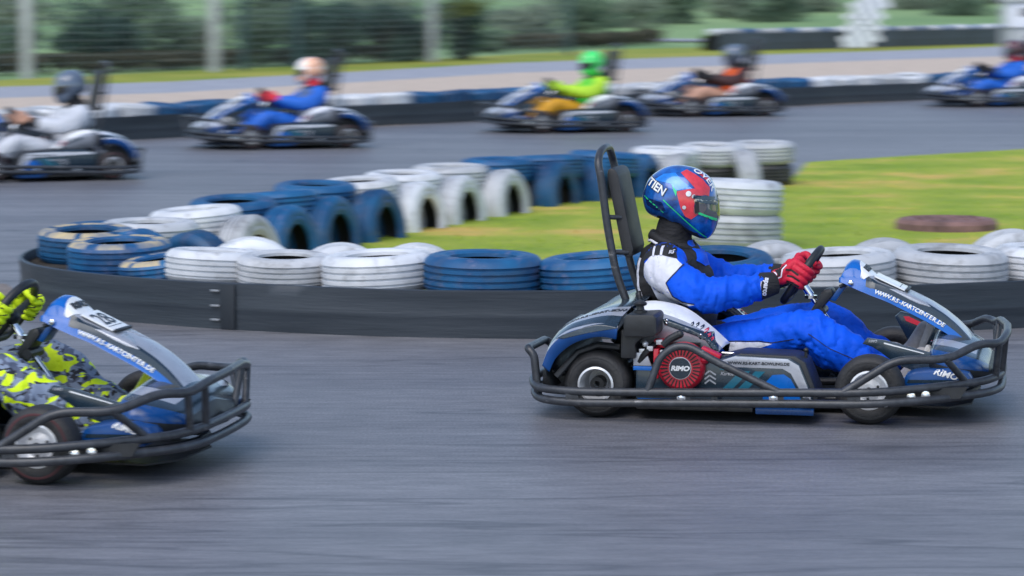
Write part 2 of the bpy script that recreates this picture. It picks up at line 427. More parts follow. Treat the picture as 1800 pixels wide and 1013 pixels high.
        so = o.modifiers.new('thickness', 'SOLIDIFY'); so.thickness = .005; so.offset = -1 if s < 0 else -1
        U = XP if s < 0 else -XP
        fx = (lambda P: P) if s < 0 else (lambda P: [(-a, b) for a, b in P][::-1])
        decal(o, poly2d(fx([(-.290,.392), (-.276,.396), (-.10,.335), (-.066,.290), (-.062,.272), (-.085,.274), (-.115,.312), (-.155,.330), (-.282,.372)])), Vector((0, s*.5, 0)), U, ZP, 'gun', .0022, .012)
        for k, (x, z) in enumerate(((-.175,.372), (-.158,.367), (-.14,.357), (-.122,.345), (-.106,.330), (-.092,.316))):
            decal(o, stroke2d(fx([(x-.005,z+.003), (x,z+.006), (x+.004,z-.001), (x-.001,z-.003)]), .0026), Vector((0, s*.485, 0)), U, ZP, 'redst' if k > 2 else 'ink', .003, .008)
        for x, z in ((-.272,.390), (-.274,.378), (-.135,.335)): MB().ball((0,0,0), .0058, 0, 8).build('rivet', 'chrome', o, loc=(x, s*.503, z))
        return o
    fr = flank(-1); flank(1)
    # --- engine on the right
    e = MB()
    e.box((-.21,-.44,.19), (.18,.16,.16), 0, bev=.02); e.box((-.20,-.42,.28), (.12,.12,.06), 0, bev=.012)
    for k in range(5): e.box((-.20,-.45,.262+k*.010), (.13,.15,.004), 0)
    e.box((-.36,-.42,.22), (.10,.16,.14), 0, bev=.02)
    e.tube(fillet([(-.31,-.56,.30), (-.34,-.59,.27), (-.37,-.58,.23)], .02), .014, 8)
    for p in ((-.325,-.585,.285), (-.36,-.57,.272), (-.29,-.575,.31)): e.box(p, (.025,.02,.02), 2, bev=.004)
    e.ball((-.345,-.582,.302), .013, 2, 10); e.ball((-.40,-.60,.262), .008, 2, 8)
    e.box((-.30,-.50,.235), (.06,.05,.06), 0, bev=.01)
    eng = e.build('engine', ['engine', 'red', 'rim'], K)
    rc = MB(); cx, cz, cy = -.196, .215, -.625
    rc.lathe([(.095,.09), (.095,.045), (.093,.015), (.086,.002), (.078,-.004), (.0,-.004)], seg=56, c=(cx, cy, cz))
    for a in (20, 165, 285): rc.ball((cx+.092*math.cos(rad(a)), cy+.03, cz+.092*math.sin(rad(a))), (.022,.03,.022), 0, 10)
    rc.box((-.085,-.56,.268), (.085,.05,.030), 0, Matrix.Rotation(rad(24), 3, 'Y'), .008)
    rc.box((-.300,-.57,.225), (.022,.05,.12), 0, None, .006)
    rc.box((-.29,-.52,.30), (.06,.05,.035), 0, None, .008)
    for k in range(30):
        a = 2*PI*k/30+.05
        rc.box((cx+.0655*math.cos(a), cy-.0045, cz+.0655*math.sin(a)), (.030,.0035,.0055), 1, Matrix.Rotation(-a, 3, 'Y'))
    rc.lathe([(.0425,-.004), (.0425,-.010), (.039,-.0125), (0,-.0125)], seg=40, c=(cx, cy, cz), mi=2)
    rc.lathe([(.0445,-.003), (.0445,-.0095), (.0425,-.0100)], seg=40, c=(cx, cy, cz), mi=3)
    for a in (140, 38): rc.ball((cx+.098*math.cos(rad(a)), cy-.002, cz+.098*math.sin(rad(a))), .008, 3, 8)
    rco = rc.build('recoil_cover', ['red', 'engine', 'gun', 'rim'], eng, sharp=30)
    decal(rco, text2d('RIMO', .026, .2, .0014, 1.15), Vector((cx, cy-.0125, cz-.001)), XP, ZP, 'white', .0015, .02, .05)
    ab = MB()
    ab.prism([(-.425,.335), (-.423,.412), (-.410,.424), (-.305,.426), (-.290,.414), (-.288,.352), (-.300,.338)], -.645, -.43, bev=.012)
    ab.prism([(-.440,.245), (-.440,.360), (-.325,.365), (-.305,.335), (-.352,.330), (-.380,.305), (-.380,.245)], -.615, -.43, bev=.010)
    ab.lathe([(.028,0), (.028,.008), (.017,.012), (.015,.026), (.026,.030), (.028,.038), (.018,.046), (0,.047)], axis='z', seg=20, c=(-.372,-.55,.424))
    ab.build('air_filter_box', 'black', eng)
    ex = MB(); ex.tube(fillet([(-.262,-.635,.305), (-.238,-.64,.330), (-.200,-.64,.350)], .02), [.014,.014,.015,.018,.018,.018,.018,.017][:8] if False else .016, 10)
    ex.ball((-.197,-.64,.351), .0165, 0, 10); ex.build('starter_handle', 'black', eng)
    # --- seat
    prof = [(.06,.085), (-.10,.075), (-.25,.10), (-.36,.20), (-.42,.34), (-.455,.46)]
    P = crom([(a, 0, b) for a, b in prof], 5); rows = []
    for i, p in enumerate(P):
        t = i/(len(P)-1); w = .20+.03*math.sin(t*PI); lift = .10*math.sin(min(1, t*1.3)*PI)+.03
        row = []
        for k in range(-6, 7):
            u = k/6; y = w*math.sin(u*PI/2); up = lift*abs(u)**3
            row.append(Vector((p.x+up*.55*t+up*.2, y, p.z+up*(1-.5*t))))
        rows.append(row)
    so = MB().grid(rows).build('seat', 'seat', K, sharp=60); md = so.modifiers.new('thickness', 'SOLIDIFY'); md.thickness = .012
    # --- roll hoop with head pad
    rh = MB()
    A = [(-.47,-.17,.36), (-.540,-.17,.535), (-.578,-.17,.731), (-.607,-.17,.942), (-.620,-.165,.995), (-.622,-.12,1.035), (-.618,-.05,1.052)]
    rh.tube(fillet(A + [my(p) for p in A[::-1]], .06), .0165, 12)
    for z in (.63, .775):
        for s in (1, -1): rh.tube([(-.563-.18*(z-.63), s*.17, z), (-.500-.2*(z-.63), s*.13, z-.005)], .010, 8)
    rho = rh.build('roll_hoop', 'tube', K, sharp=60)
    pd = MB()
    pc = [(-.500,.602), (-.482,.612), (-.476,.640), (-.540,.945), (-.553,.968), (-.572,.975), (-.585,.966), (-.588,.945), (-.520,.615)]
    pd.prism(pc, -.135, .135, bev=.012); pdo = pd.build('head_pad', 'pad', rho)
    # --- front fairing (steering panel)
    S = [(.372,.532,.532,.520,.100,.115), (.392,.582,.537,.516,.098,.118), (.416,.602,.540,.505,.096,.120), (.440,.600,.536,.494,.096,.121), (.465,.581,.530,.484,.097,.121),
         (.500,.549,.518,.470,.097,.120), (.530,.524,.508,.459,.096,.119), (.57,.508,.495,.444,.095,.118), (.66,.474,.458,.400,.092,.113), (.74,.438,.420,.360,.090,.108), (.80,.400,.385,.325,.090,.106),
         (.85,.360,.345,.293,.092,.108), (.895,.315,.300,.262,.096,.112), (.925,.278,.268,.245,.10,.115)]
    xs = [s_[0] for s_ in S]; rows = []
    for x in np.concatenate([np.linspace(.372,.53,17), np.linspace(.545,.925,24)]):
        zt, zm, zl, wt, wl = [interp(xs, [s_[q] for s_ in S], x) for q in range(1, 6)]
        wmid = wt+(wl-wt)*.55; zmid = zm+(zl-zm)*.45
        zm += .006 if zt-zm < .03 else 0; zmid = zm+(zl-zm)*.45; hh = zt-zm
        half = [(wl-.012, zl-.004), (wl, zl), (wl-.002, zl+.004), (wmid+.003, zmid), (wt+.006, zm), (wt, zm+min(.006, hh*.3)), (wt*.90, zm+hh*.60), (wt*.64, zm+hh*.90), (wt*.33, zm+hh*.99)]
        row = [Vector((x, -w, z)) for w, z in half]+[Vector((x, 0, zt+.003))]+[Vector((x, w, z)) for w, z in half[::-1]]
        rows.append(row)
    slots = ['gun', 'blue', 'silver']
    n = len(rows[0])-1
    def fmi(i, j):
        k = min(j, n-1-j); x = rows[i][0].x
        if x < .475: return 1
        if k <= 2: return 1
        if k == 3: return 0
        if k in (4, 5): return 0
        return 2
    fa = MB().grid(rows, fmi, flip=True); fa.add([tuple(p) for p in rows[0]], [tuple(range(n+1))], 1)
    fo = fa.build('front_fairing', slots, K, sharp=28)
    md = fo.modifiers.new('thickness', 'SOLIDIFY'); md.thickness = .005; md.offset = -1
    # badge on the sloping upper face
    d1 = Vector((.070, 0, -.064)).normalized()
    ov = [(.100*math.cos(t), .062*math.sin(t)-.016) for t in np.linspace(0, PI, 20)]+[(-.07,-.030), (-.035,-.040), (0,-.043), (.035,-.040), (.07,-.030)]
    decal(fo, poly2d(ov), Vector((.482,0,.566)), YP, -d1, 'white', .002, .007)
    decal(fo, text2d('RiMO', .040, 0, .0014, 1.34), Vector((.479,0,.569)), YP, -d1, 'ink', .0034, .012)
    for s in (-1, 1):
        U = Vector((1,0,-.40)) if s < 0 else Vector((-1,0,.40))
        # address along the side, letter by letter so that it follows the curve
        word = 'WWW.RS-KARTCENTER.DE'
        for q_, ch in enumerate(word):
            t = adv(word, q_); x = .530+.265*t if s < 0 else .795-.265*t
            mid = lambda a: interp(xs, [s_[2]*.42+s_[3]*.58 for s_ in S], a)
            U = Vector((1, 0, (mid(x+.02)-mid(x-.02))/.04)); U = U if s < 0 else -U
            decal(fo, text2d(ch, .0235, .1, .0010, 1.12 if ch not in '.-' else 1), Vector((x, s*.115, mid(x))), U, ZP, 'white', .002, .012)
        U, fx = (XP, lambda P: P) if s < 0 else (-XP, lambda P: [(-a, b) for a, b in P][::-1])
        decal(fo, poly2d(fx([(.575,.496), (.64,.486), (.715,.448), (.745,.425), (.70,.435), (.655,.455)])), Vector((0, s*.11, 0)), U, ZP, 'silver', .0012, .005)
        bt = MB().lathe([(.012,0), (.011,.005*s), (.006,.008*s), (0,.008*s)], seg=14, c=(.421, s*.121, .518)); bt.build('bolt', 'chrome', fo)
    npl = MB(); rot = Matrix.Rotation(rad(24), 3, 'Y')
    npl.box((.575,0,.515), (.135,.155,.006), 0, rot, .002); npl.box((.645,0,.487), (.012,.150,.010), 1, rot, .003)
    npo = npl.build('number_plate', ['white', 'black'], fo)
    decal(npo, stroke2d([(-.062,-.045), (.062,-.045)], .003), Vector((.575,0,.52)), YP, rot @ Vector((-1,0,0)), 'ink', .001)
    # --- nose
    N = [(.765,.300,.19,.34), (.785,.308,.165,.40), (.84,.304,.150,.43), (.90,.288,.145,.41), (.95,.262,.145,.35), (.985,.226,.150,.25), (1.0,.19,.16,.16)]
    rows = []
    xs = [q[0] for q in N]
    for x in np.linspace(.765, 1.0, 16):
        zt, zb, w = [interp(xs, [q[k] for q in N], x) for k in (1, 2, 3)]
        row = []
        for k in range(-10, 11):
            u = k/10; y = w*math.sin(u*PI/2)
            z = zt-(zt-zb)*.52*abs(u)**2.6 + .012*math.cos(u*PI*2.0)*(1-abs(u))
            row.append(Vector((x+.0*abs(u), y, z)))
        row = [Vector((x-.004, -w*.98, zb))]+row+[Vector((x-.004, w*.98, zb))]
        rows.append(row)
    rows.append([Vector((1.003, p.y*.99, min(p.z, .185))) for p in rows[-1]]); rows.append([Vector((.99, p.y*.9, .145)) for p in rows[-1]])
    def nmi(i, j):
        x = rows[i][0].x; u = (j-11)/11
        if j in (0, 21): return 1
        a = abs(u)
        if x > .965: return 1
        if .30 < a < .52 and x < .92: return 2
        if a > .72: return 3
        return 0
    no = MB().grid(rows, nmi).build('nose', ['gun', 'black', 'silver', 'dblue'], K, sharp=35)
    md = no.modifiers.new('thickness', 'SOLIDIFY'); md.thickness = .005; md.offset = -1
    for s in (1, -1):
        Y = lambda P: [(a, b*s) for a, b in P]
        q = poly2d(Y([(.80,.15), (.90,.13), (.965,.06), (.955,.16), (.90,.26), (.84,.30)])); decal(no, q, Vector((0,0,.3)), XP, YP, 'silver', .002, .015)
        q = poly2d(Y([(.855,.18), (.925,.12), (.93,.16), (.885,.22)])); decal(no, q, Vector((0,0,.3)), XP, YP, 'gun', .003, .015)
        q = poly2d(Y([(.76,.31), (.90,.33), (.955,.25), (.965,.28), (.90,.385), (.78,.385)])); decal(no, q, Vector((0,0,.3)), XP, YP, 'white', .002, .015)
        decal(no, text2d('RIMO', .035, .2, .0008, 1.1), Vector((.78,s*.24,.3)), (-YP if s < 0 else YP)*-1, XP if s < 0 else -XP, 'white', .003, .015)
    for s in (1, -1):   # blue pontoon under the nose corner
        pn = MB(); pn.prism([(.665,.128), (.675,.190), (.71,.205), (.86,.222), (.925,.205), (.945,.160), (.90,.132)], s*.47, s*.30, bev=.020)
        po = pn.build('nose_pontoon', 'dblue', K)
        U, V = (XP, ZP) if s < 0 else (-XP, ZP)
        decal(po, text2d('RIMO', .034, .2, .001, 1.15), Vector((.835, s*.47, .198)), U+(ZP*-.25 if s < 0 else ZP*.25), ZP, 'white', .002, .015)
        decal(po, poly2d([(-.16,-.012), (.11,-.002), (.10,.008), (-.16,.002)]), Vector((.80, s*.47, .170)), U, ZP, 'gun', .0015, .02)
        sd = MB(); o_ = [(.492,.296), (.512,.320), (.585,.312), (.77,.266), (.87,.236), (.86,.19), (.70,.192), (.625,.220), (.575,.258), (.53,.286)] if s < 0 else [(.560,.335), (.585,.358), (.62,.352), (.73,.300), (.87,.240), (.86,.19), (.70,.195), (.63,.215), (.590,.285)]
        sd.prism(o_, s*.345, s*.325, bev=.005)
        so_ = sd.build('leg_shield', 'gun', K)
        decal(so_, poly2d([(.58,.305), (.74,.266), (.74,.262), (.58,.299)] if s < 0 else [(-.58,.299), (-.74,.262), (-.74,.266), (-.58,.305)]), Vector((0,s*.345,0)), U, V, 'white', .0015)
        decal(so_, text2d('RIMO', .014, .2, .0003), Vector((.535,s*.345,.308)), U, V, 'silver', .0015)
        if s > 0:
            decal(so_, poly2d([(.598,.338), (.620,.338), (.725,.290), (.712,.280), (.610,.318)]), Vector((0,s*.325,0)), XP, ZP, 'redst', .0015)
    # headlight style inserts, tie rods, pedals
    for s in (1, -1):
        pe = MB().tube(fillet([(.70,s*.13,.09), (.70,s*.13,.20), (.73,s*.13,.25), (.73,s*.20,.25)], .02), .007, 8)
        pe.tube([(.715,s*.135,.225), (.80,s*.16,.16)], .006, 8); pe.build('pedal', 'chrome', K)
        MB().tube([(.66,s*.10,.17), (.78,s*.10,.23)], .005, 8).build('brake_rod', 'chrome', K)
        tr = MB().box((.660,s*.40,.115), (.10,.012,.055), 0); tr.tube([(.655,s*.40,.12), (.60,s*.42,.15), (.68,s*.41,.175)], .006, 8); tr.build('steering_arm', 'chrome', K)
    # --- steering
    st = MB(); st.tube([(.185,0,.535), (.245,0,.452)], .016, 12); st.tube([(.245,0,.452), (.262,0,.425)], .011, 12); st.tube([(.262,0,.425), (.40,0,.245), (.48,0,.13)], .010, 12)
    st.lathe([(.026,0), (.026,.012), (0,.012)], axis='z', seg=16, c=(.245,0,.44)); st.build('steering_column', 'chrome', K)
    bk = MB()
    bk.prism([(.225,.352), (.250,.345), (.345,.462), (.335,.488), (.300,.478)], -.055, .055, bev=.012)
    bk.prism([(.325,.440), (.350,.432), (.400,.500), (.385,.515)], -.045, .045, 1, bev=.006); bk.tube([(.295,-.06,.39), (.295,.06,.39)], .018, 10)
    bk.tube([(.372,-.085,.498), (.40,-.085,.508)], .008, 8); bk.build('fairing_mount', ['black', 'dblue'], K)
    n_ = Vector((.83,0,-.56)); t_ = Vector((.56,0,.83)); c_ = Vector((.203,0,.525))
    sw = MB(); ring = []
    for k in range(40):
        a = 2*PI*k/40; rr = .142
        yy = -math.cos(a); tt = math.sin(a)
        if tt < -.75: tt = -.75
        ring.append(c_+YP*(yy*rr)+t_*(tt*rr))
    sw.tube(ring, .0165, 12, closed=True)
    for a in (25, 155, 270):
        e2 = c_+YP*(-math.cos(rad(a))*.130)+t_*(max(-.75, math.sin(rad(a)))*.130)
        sw.tube([c_+n_*.012, e2], [.016,.011], 8)
    sw.lathe([(.035,0), (.035,.02), (0,.024)], axis='z', seg=16, c=(0,0,0)) if False else None
    sw.ball(tuple(c_+n_*.012), (.03,.04,.03), 0, 12)
    sw.build('steering_wheel', 'black', K)
    return K
# ------------------------------------------------------------------ drivers (kart coordinates, seated)
M['skin'] = mat('skin', (.52,.28,.19), .5, var=.12, vscale=14)
M['neck'] = mat('black_knit', (.014,.014,.017), .85, var=.35, vscale=22, bump=.8, bscale=26, stretch=(1,1,3.2))
M['sblue'] = mat('suit_blue', (.001,.088,.70), .66, spec=.22, var=.10, vscale=5, bump=.5, bscale=30)
M['sblack'] = mat('suit_black', (.014,.014,.017), .75, var=.2, vscale=9, bump=.35, bscale=45)
M['swhite'] = mat('suit_white', (.66,.66,.74), .65, var=.05, vscale=9, bump=.3, bscale=40)
M['gred'] = mat('glove_red', (.58,.006,.035), .6, var=.15, vscale=40, bump=.3, bscale=160)
M['shoe'] = mat('shoe_grey', (.33,.31,.30), .6, var=.2, vscale=30)
M['sole'] = mat('shoe_sole', (.55,.53,.50), .6, var=.15, vscale=30)
def camo(name, cols):
    m = mat(name, cols[0], .7); nt = m.node_tree; b = nt.nodes['Principled BSDF']
    tc = nt.nodes.new('ShaderNodeTexCoord'); prev = None
    for k, (c, sc, th, off) in enumerate(cols[1]):
        mp = nt.nodes.new('ShaderNodeMapping'); mp.inputs['Location'].default_value = off
        mp.inputs['Scale'].default_value = (1, 1, 1.7); mp.inputs['Rotation'].default_value = (0, .5, .3)
        n = nt.nodes.new('ShaderNodeTexNoise'); n.inputs['Scale'].default_value = sc; n.inputs['Detail'].default_value = 1.5
        n.inputs['Distortion'].default_value = 1.3
        nt.links.new(tc.outputs['Object'], mp.inputs['Vector']); nt.links.new(mp.outputs['Vector'], n.inputs['Vector'])
        g = nt.nodes.new('ShaderNodeMath'); g.operation = 'GREATER_THAN'; g.inputs[1].default_value = th
        nt.links.new(n.outputs['Fac'], g.inputs[0])
        mx = nt.nodes.new('ShaderNodeMix'); mx.data_type = 'RGBA'
        nt.links.new(g.outputs[0], mx.inputs['Factor'])
        if prev: nt.links.new(prev, mx.inputs['A'])
        else: mx.inputs['A'].default_value = (*cols[0], 1)
        mx.inputs['B'].default_value = (*c, 1); prev = mx.outputs['Result']
    nt.links.new(prev, b.inputs['Base Color'])
    n2 = nt.nodes.new('ShaderNodeTexNoise'); n2.inputs['Scale'].default_value = 40
    bp = nt.nodes.new('ShaderNodeBump'); bp.inputs['Strength'].default_value = .3; bp.inputs['Distance'].default_value = .01
    nt.links.new(tc.outputs['Object'], n2.inputs['Vector']); nt.links.new(n2.outputs['Fac'], bp.inputs['Height'])
    nt.links.new(bp.outputs['Normal'], b.inputs['Normal'])
    return m
NEON = (.66,.86,.006)
M['camo'] = camo('camouflage_cloth', ((.19,.24,.34), [((.075,.095,.15), 13, .53, (3,1,2)), ((.014,.016,.026), 19, .60, (7,2,5)), (NEON, 9.5, .556, (1.3,4,9))]))
M['gneon'] = camo('neon_glove', (NEON, [((.012,.012,.014), 26, .60, (2,8,1))]))
M['neon'] = mat('neon_shoe', (.70,.78,.01), .5, var=.12, vscale=20)
M['neonsole'] = mat('neon_sole', (.60,.66,.10), .5)

def remeshed(mb, voxel, name, smooth=4, it=.5):
    me = mb.mesh(name, ['black'], 180); o = bpy.data.objects.new(name, me); COL.objects.link(o)
    r = o.modifiers.new('r', 'REMESH'); r.mode = 'VOXEL'; r.voxel_size = voxel
    s = o.modifiers.new('s', 'SMOOTH'); s.iterations = smooth; s.factor = it
    dg = bpy.context.evaluated_depsgraph_get(); dg.update()
    out = bpy.data.meshes.new_from_object(o.evaluated_get(dg)); out.name = name
    bpy.data.objects.remove(o); bpy.data.meshes.remove(me)
    out.materials.clear(); out.polygons.foreach_set('use_smooth', [True]*len(out.polygons))
    return out
def limb(m, pts, rs):
    P = crom(pts, 5); n = len(P); t = np.linspace(0, len(pts)-1, n)
    R_ = [float(np.interp(a, range(len(pts)), rs)) for a in t]
    m.tube(P, R_, 14); m.ball(pts[0], rs[0], 0, 12); m.ball(pts[-1], rs[-1], 0, 12)

SEG = {}
def make_body():
    m = MB()
    m.ball((-.25,0,.215), (.145,.175,.125)); m.ball((-.285,0,.35), (.140,.165,.15)); m.ball((-.315,0,.49), (.160,.185,.16))
    m.ball((-.325,0,.575), (.140,.200,.085)); m.ball((-.34,0,.62), (.105,.150,.060)); m.ball((-.43,0,.50), (.055,.14,.15))
    limb(m, [(-.345,0,.60), (-.335,0,.68), (-.315,0,.76)], [.095,.082,.068])
    m.ball((-.30,0,.84), (.092,.078,.105)); m.ball((-.245,0,.775), (.040,.042,.036)); m.ball((-.204,0,.808), (.016,.013,.020))
    m.ball((-.216,0,.848), (.022,.052,.014))
    for s in (-1, 1):
        y = lambda P: [(a, b*s, c) for a, b, c in P]
        m.ball((-.33,s*.185,.595), (.088,.075,.072))
        limb(m, y([(-.335,.17,.592), (-.335,.225,.575), (-.24,.272,.510), (-.135,.280,.472)]), [.080,.088,.080,.070])
        limb(m, y([(-.135,.280,.472), (-.03,.247,.486), (.040,.215,.500)]), [.071,.066,.056])
        limb(m, y([(-.23,.095,.205), (-.02,.165,.262), (.20,.205,.322), (.275,.210,.335)]), [.105,.094,.080,.074])
        limb(m, y([(.275,.210,.335), (.355,.203,.268), (.46,.175,.208), (.565,.155,.180 if s > 0 else .140)]), [.078,.096,.084,.058])
    me = remeshed(m, .0085, 'body', 5)
    segs = [('torso', (-.25,0,.2), (-.33,0,.60), .16), ('neck', (-.34,0,.66), (-.315,0,.74), .07), ('head', (-.30,0,.80), (-.30,0,.87), .09)]
    for s in (-1, 1):
        segs += [('arm', (-.335,.22*s,.585), (-.135,.28*s,.472), .075), ('arm', (-.135,.28*s,.472), (.04,.215*s,.50), .06),
                 ('leg', (-.16,.12*s,.225), (.275,.21*s,.335), .085), ('leg', (.275,.21*s,.335), (.565,.155*s,.18), .065)]
    N_ = len(me.vertices); co = np.empty(N_*3); me.vertices.foreach_get('co', co); co = co.reshape(-1, 3)
    nr = np.empty(N_*3); me.vertices.foreach_get('normal', nr); nr = nr.reshape(-1, 3)
    best = np.full(N_, 9.); kind = np.zeros(N_, int)
    for i, (k, a, b, r) in enumerate(segs):
        a, b = np.array(a), np.array(b); ab = b-a
        t = np.clip(((co-a) @ ab)/(ab @ ab), 0, 1); d = np.linalg.norm(co-(a+t[:, None]*ab), axis=1)-r
        q = d < best; best[q] = d[q]; kind[q] = i
    # folds in the cloth, strongest at elbow, waist and knee
    for i in range(N_):
        k = segs[kind[i]][0]
        if k in ('head',): continue
        p = Vector(co[i]); amp = 0
        sy = 1 if p.y > 0 else -1
        if k == 'arm':
            e = min((p-Vector((-.135,.28*sy,.472))).length, (p-Vector((.06,.2*sy,.50))).length); amp = .006+.012*max(0, 1-e/.15)
            q = Vector((p.x*24+sy*5, p.y*9, p.z*7+p.x*9))
        elif k == 'leg':
            e = min((p-Vector((.26,.21*sy,.30))).length, (p-Vector((.5,.16*sy,.2))).length); amp = .006+.015*max(0, 1-e/.19)
            q = Vector((p.x*17+p.z*9+sy*3, p.y*8, p.z*6-p.x*7))
        else:
            amp = .005; q = Vector((p.x*9, p.y*8, p.z*20))
            if k == 'neck': amp = .003
        d = noise.noise(q)*amp + noise.noise(q*2.3)*amp*.4
        r_ = 1-abs(noise.noise(q*.9+Vector((9,2,4))))*2.2
        d += max(0, r_-.30)*amp*1.0-.10*amp
        cr = noise.noise(q*1.25+Vector((3,7,1)))
        d -= max(0, 1-abs(cr)/.10)**2*amp*(.75 if k in ('arm', 'leg') else .3)
        co[i] += nr[i]*d
    me.vertices.foreach_set('co', co.reshape(-1)); me.update()
    names = ['arm', 'torso', 'leg', 'neck', 'head']
    kn = [names.index(s_[0]) for s_ in segs]
    mi = []
    for p in me.polygons:
        v = [kn[kind[i]] for i in p.vertices]; k = max(set(v), key=v.count)
        c = p.center
        if k == 4 and c.z < .765: k = 3
        if k == 1 and c.z > .655: k = 3
        mi.append(k)
    for _ in names: me.materials.append(M['black'])
    me.polygons.foreach_set('material_index', mi); me.update()
    return me

SW_C, SW_N, SW_T = Vector((.203,0,.525)), Vector((.83,0,-.56)), Vector((.56,0,.83))
def make_hand(s):
    a = rad(10); O_ = -YP*math.cos(a)+SW_T*math.sin(a); T_ = YP*math.sin(a)+SW_T*math.cos(a); P = SW_C+O_*.142; n = SW_N
    m = MB(); W = Vector((.095,-.190,.512))
    for off, L in ((.036,.96), (.0125,1.0), (-.0125,.97), (-.0365,.88)):
        b = P+T_*off
        pts = [b-n*.048+O_*.016, b-n*.020+O_*.036, b+n*.014+O_*.036, b+n*.034*L+O_*.014, b+n*.031*L-O_*.012, b+n*.012-O_*.027*L]
        limb(m, pts, [.0135,.0130,.0122,.0118,.0112,.0100])
        limb(m, [W+T_*off*.45, (W+pts[0])*.5+T_*off*.15+O_*.006, pts[0]], [.026,.021,.0150])
    pc = (P-n*.045+O_*.010+W)*.5; m.ball(tuple(pc), (.045,.024,.034), 0, 14); m.ball(tuple(P-n*.052+O_*.010), (.024,.017,.040), 0, 12)
    limb(m, [W+T_*.018-O_*.012, P+T_*.040-n*.050-O_*.004, P+T_*.050-n*.018-O_*.022, P+T_*.047+n*.012-O_*.026], [.020,.0165,.0135,.0115])
    me = remeshed(m, .0030, 'glove', 3)
    c = MB()
    ax = (Vector((-.02,-.245,.488))-W).normalized()
    c.tube([W-ax*.034, W-ax*.030, W-ax*.004, W+ax*.020, W+ax*.046, W+ax*.050], [.038,.045,.050,.054,.056,.050], 22)
    cm = c.mesh('cuff', ['black'], 60)
    if s > 0:
        for q in (me, cm): q.transform(Matrix.Diagonal((1,-1,1,1))); q.flip_normals()
    return me, cm
def make_shoe(s):
    m = MB(); y = .155*s
    limb(m, [(.575,y,.185), (.622,y,.185), (.650,y,.215)], [.042,.046,.042]); limb(m, [(.640,y,.190), (.672,y,.245), (.700,y,.305)], [.043,.042,.034])
    up = remeshed(m, .006, 'shoe', 4)
    mv = Matrix.Translation((.0,0,0) if s > 0 else (.015,0,-.070)); up.transform(mv)
    k = MB(); k.prism([(.640,.140), (.672,.150), (.745,.318), (.733,.342), (.716,.345), (.712,.330)], y-.040, y+.040, bev=.010)
    so = k.mesh('sole', ['black'], 40, True); so.transform(mv); return up, so

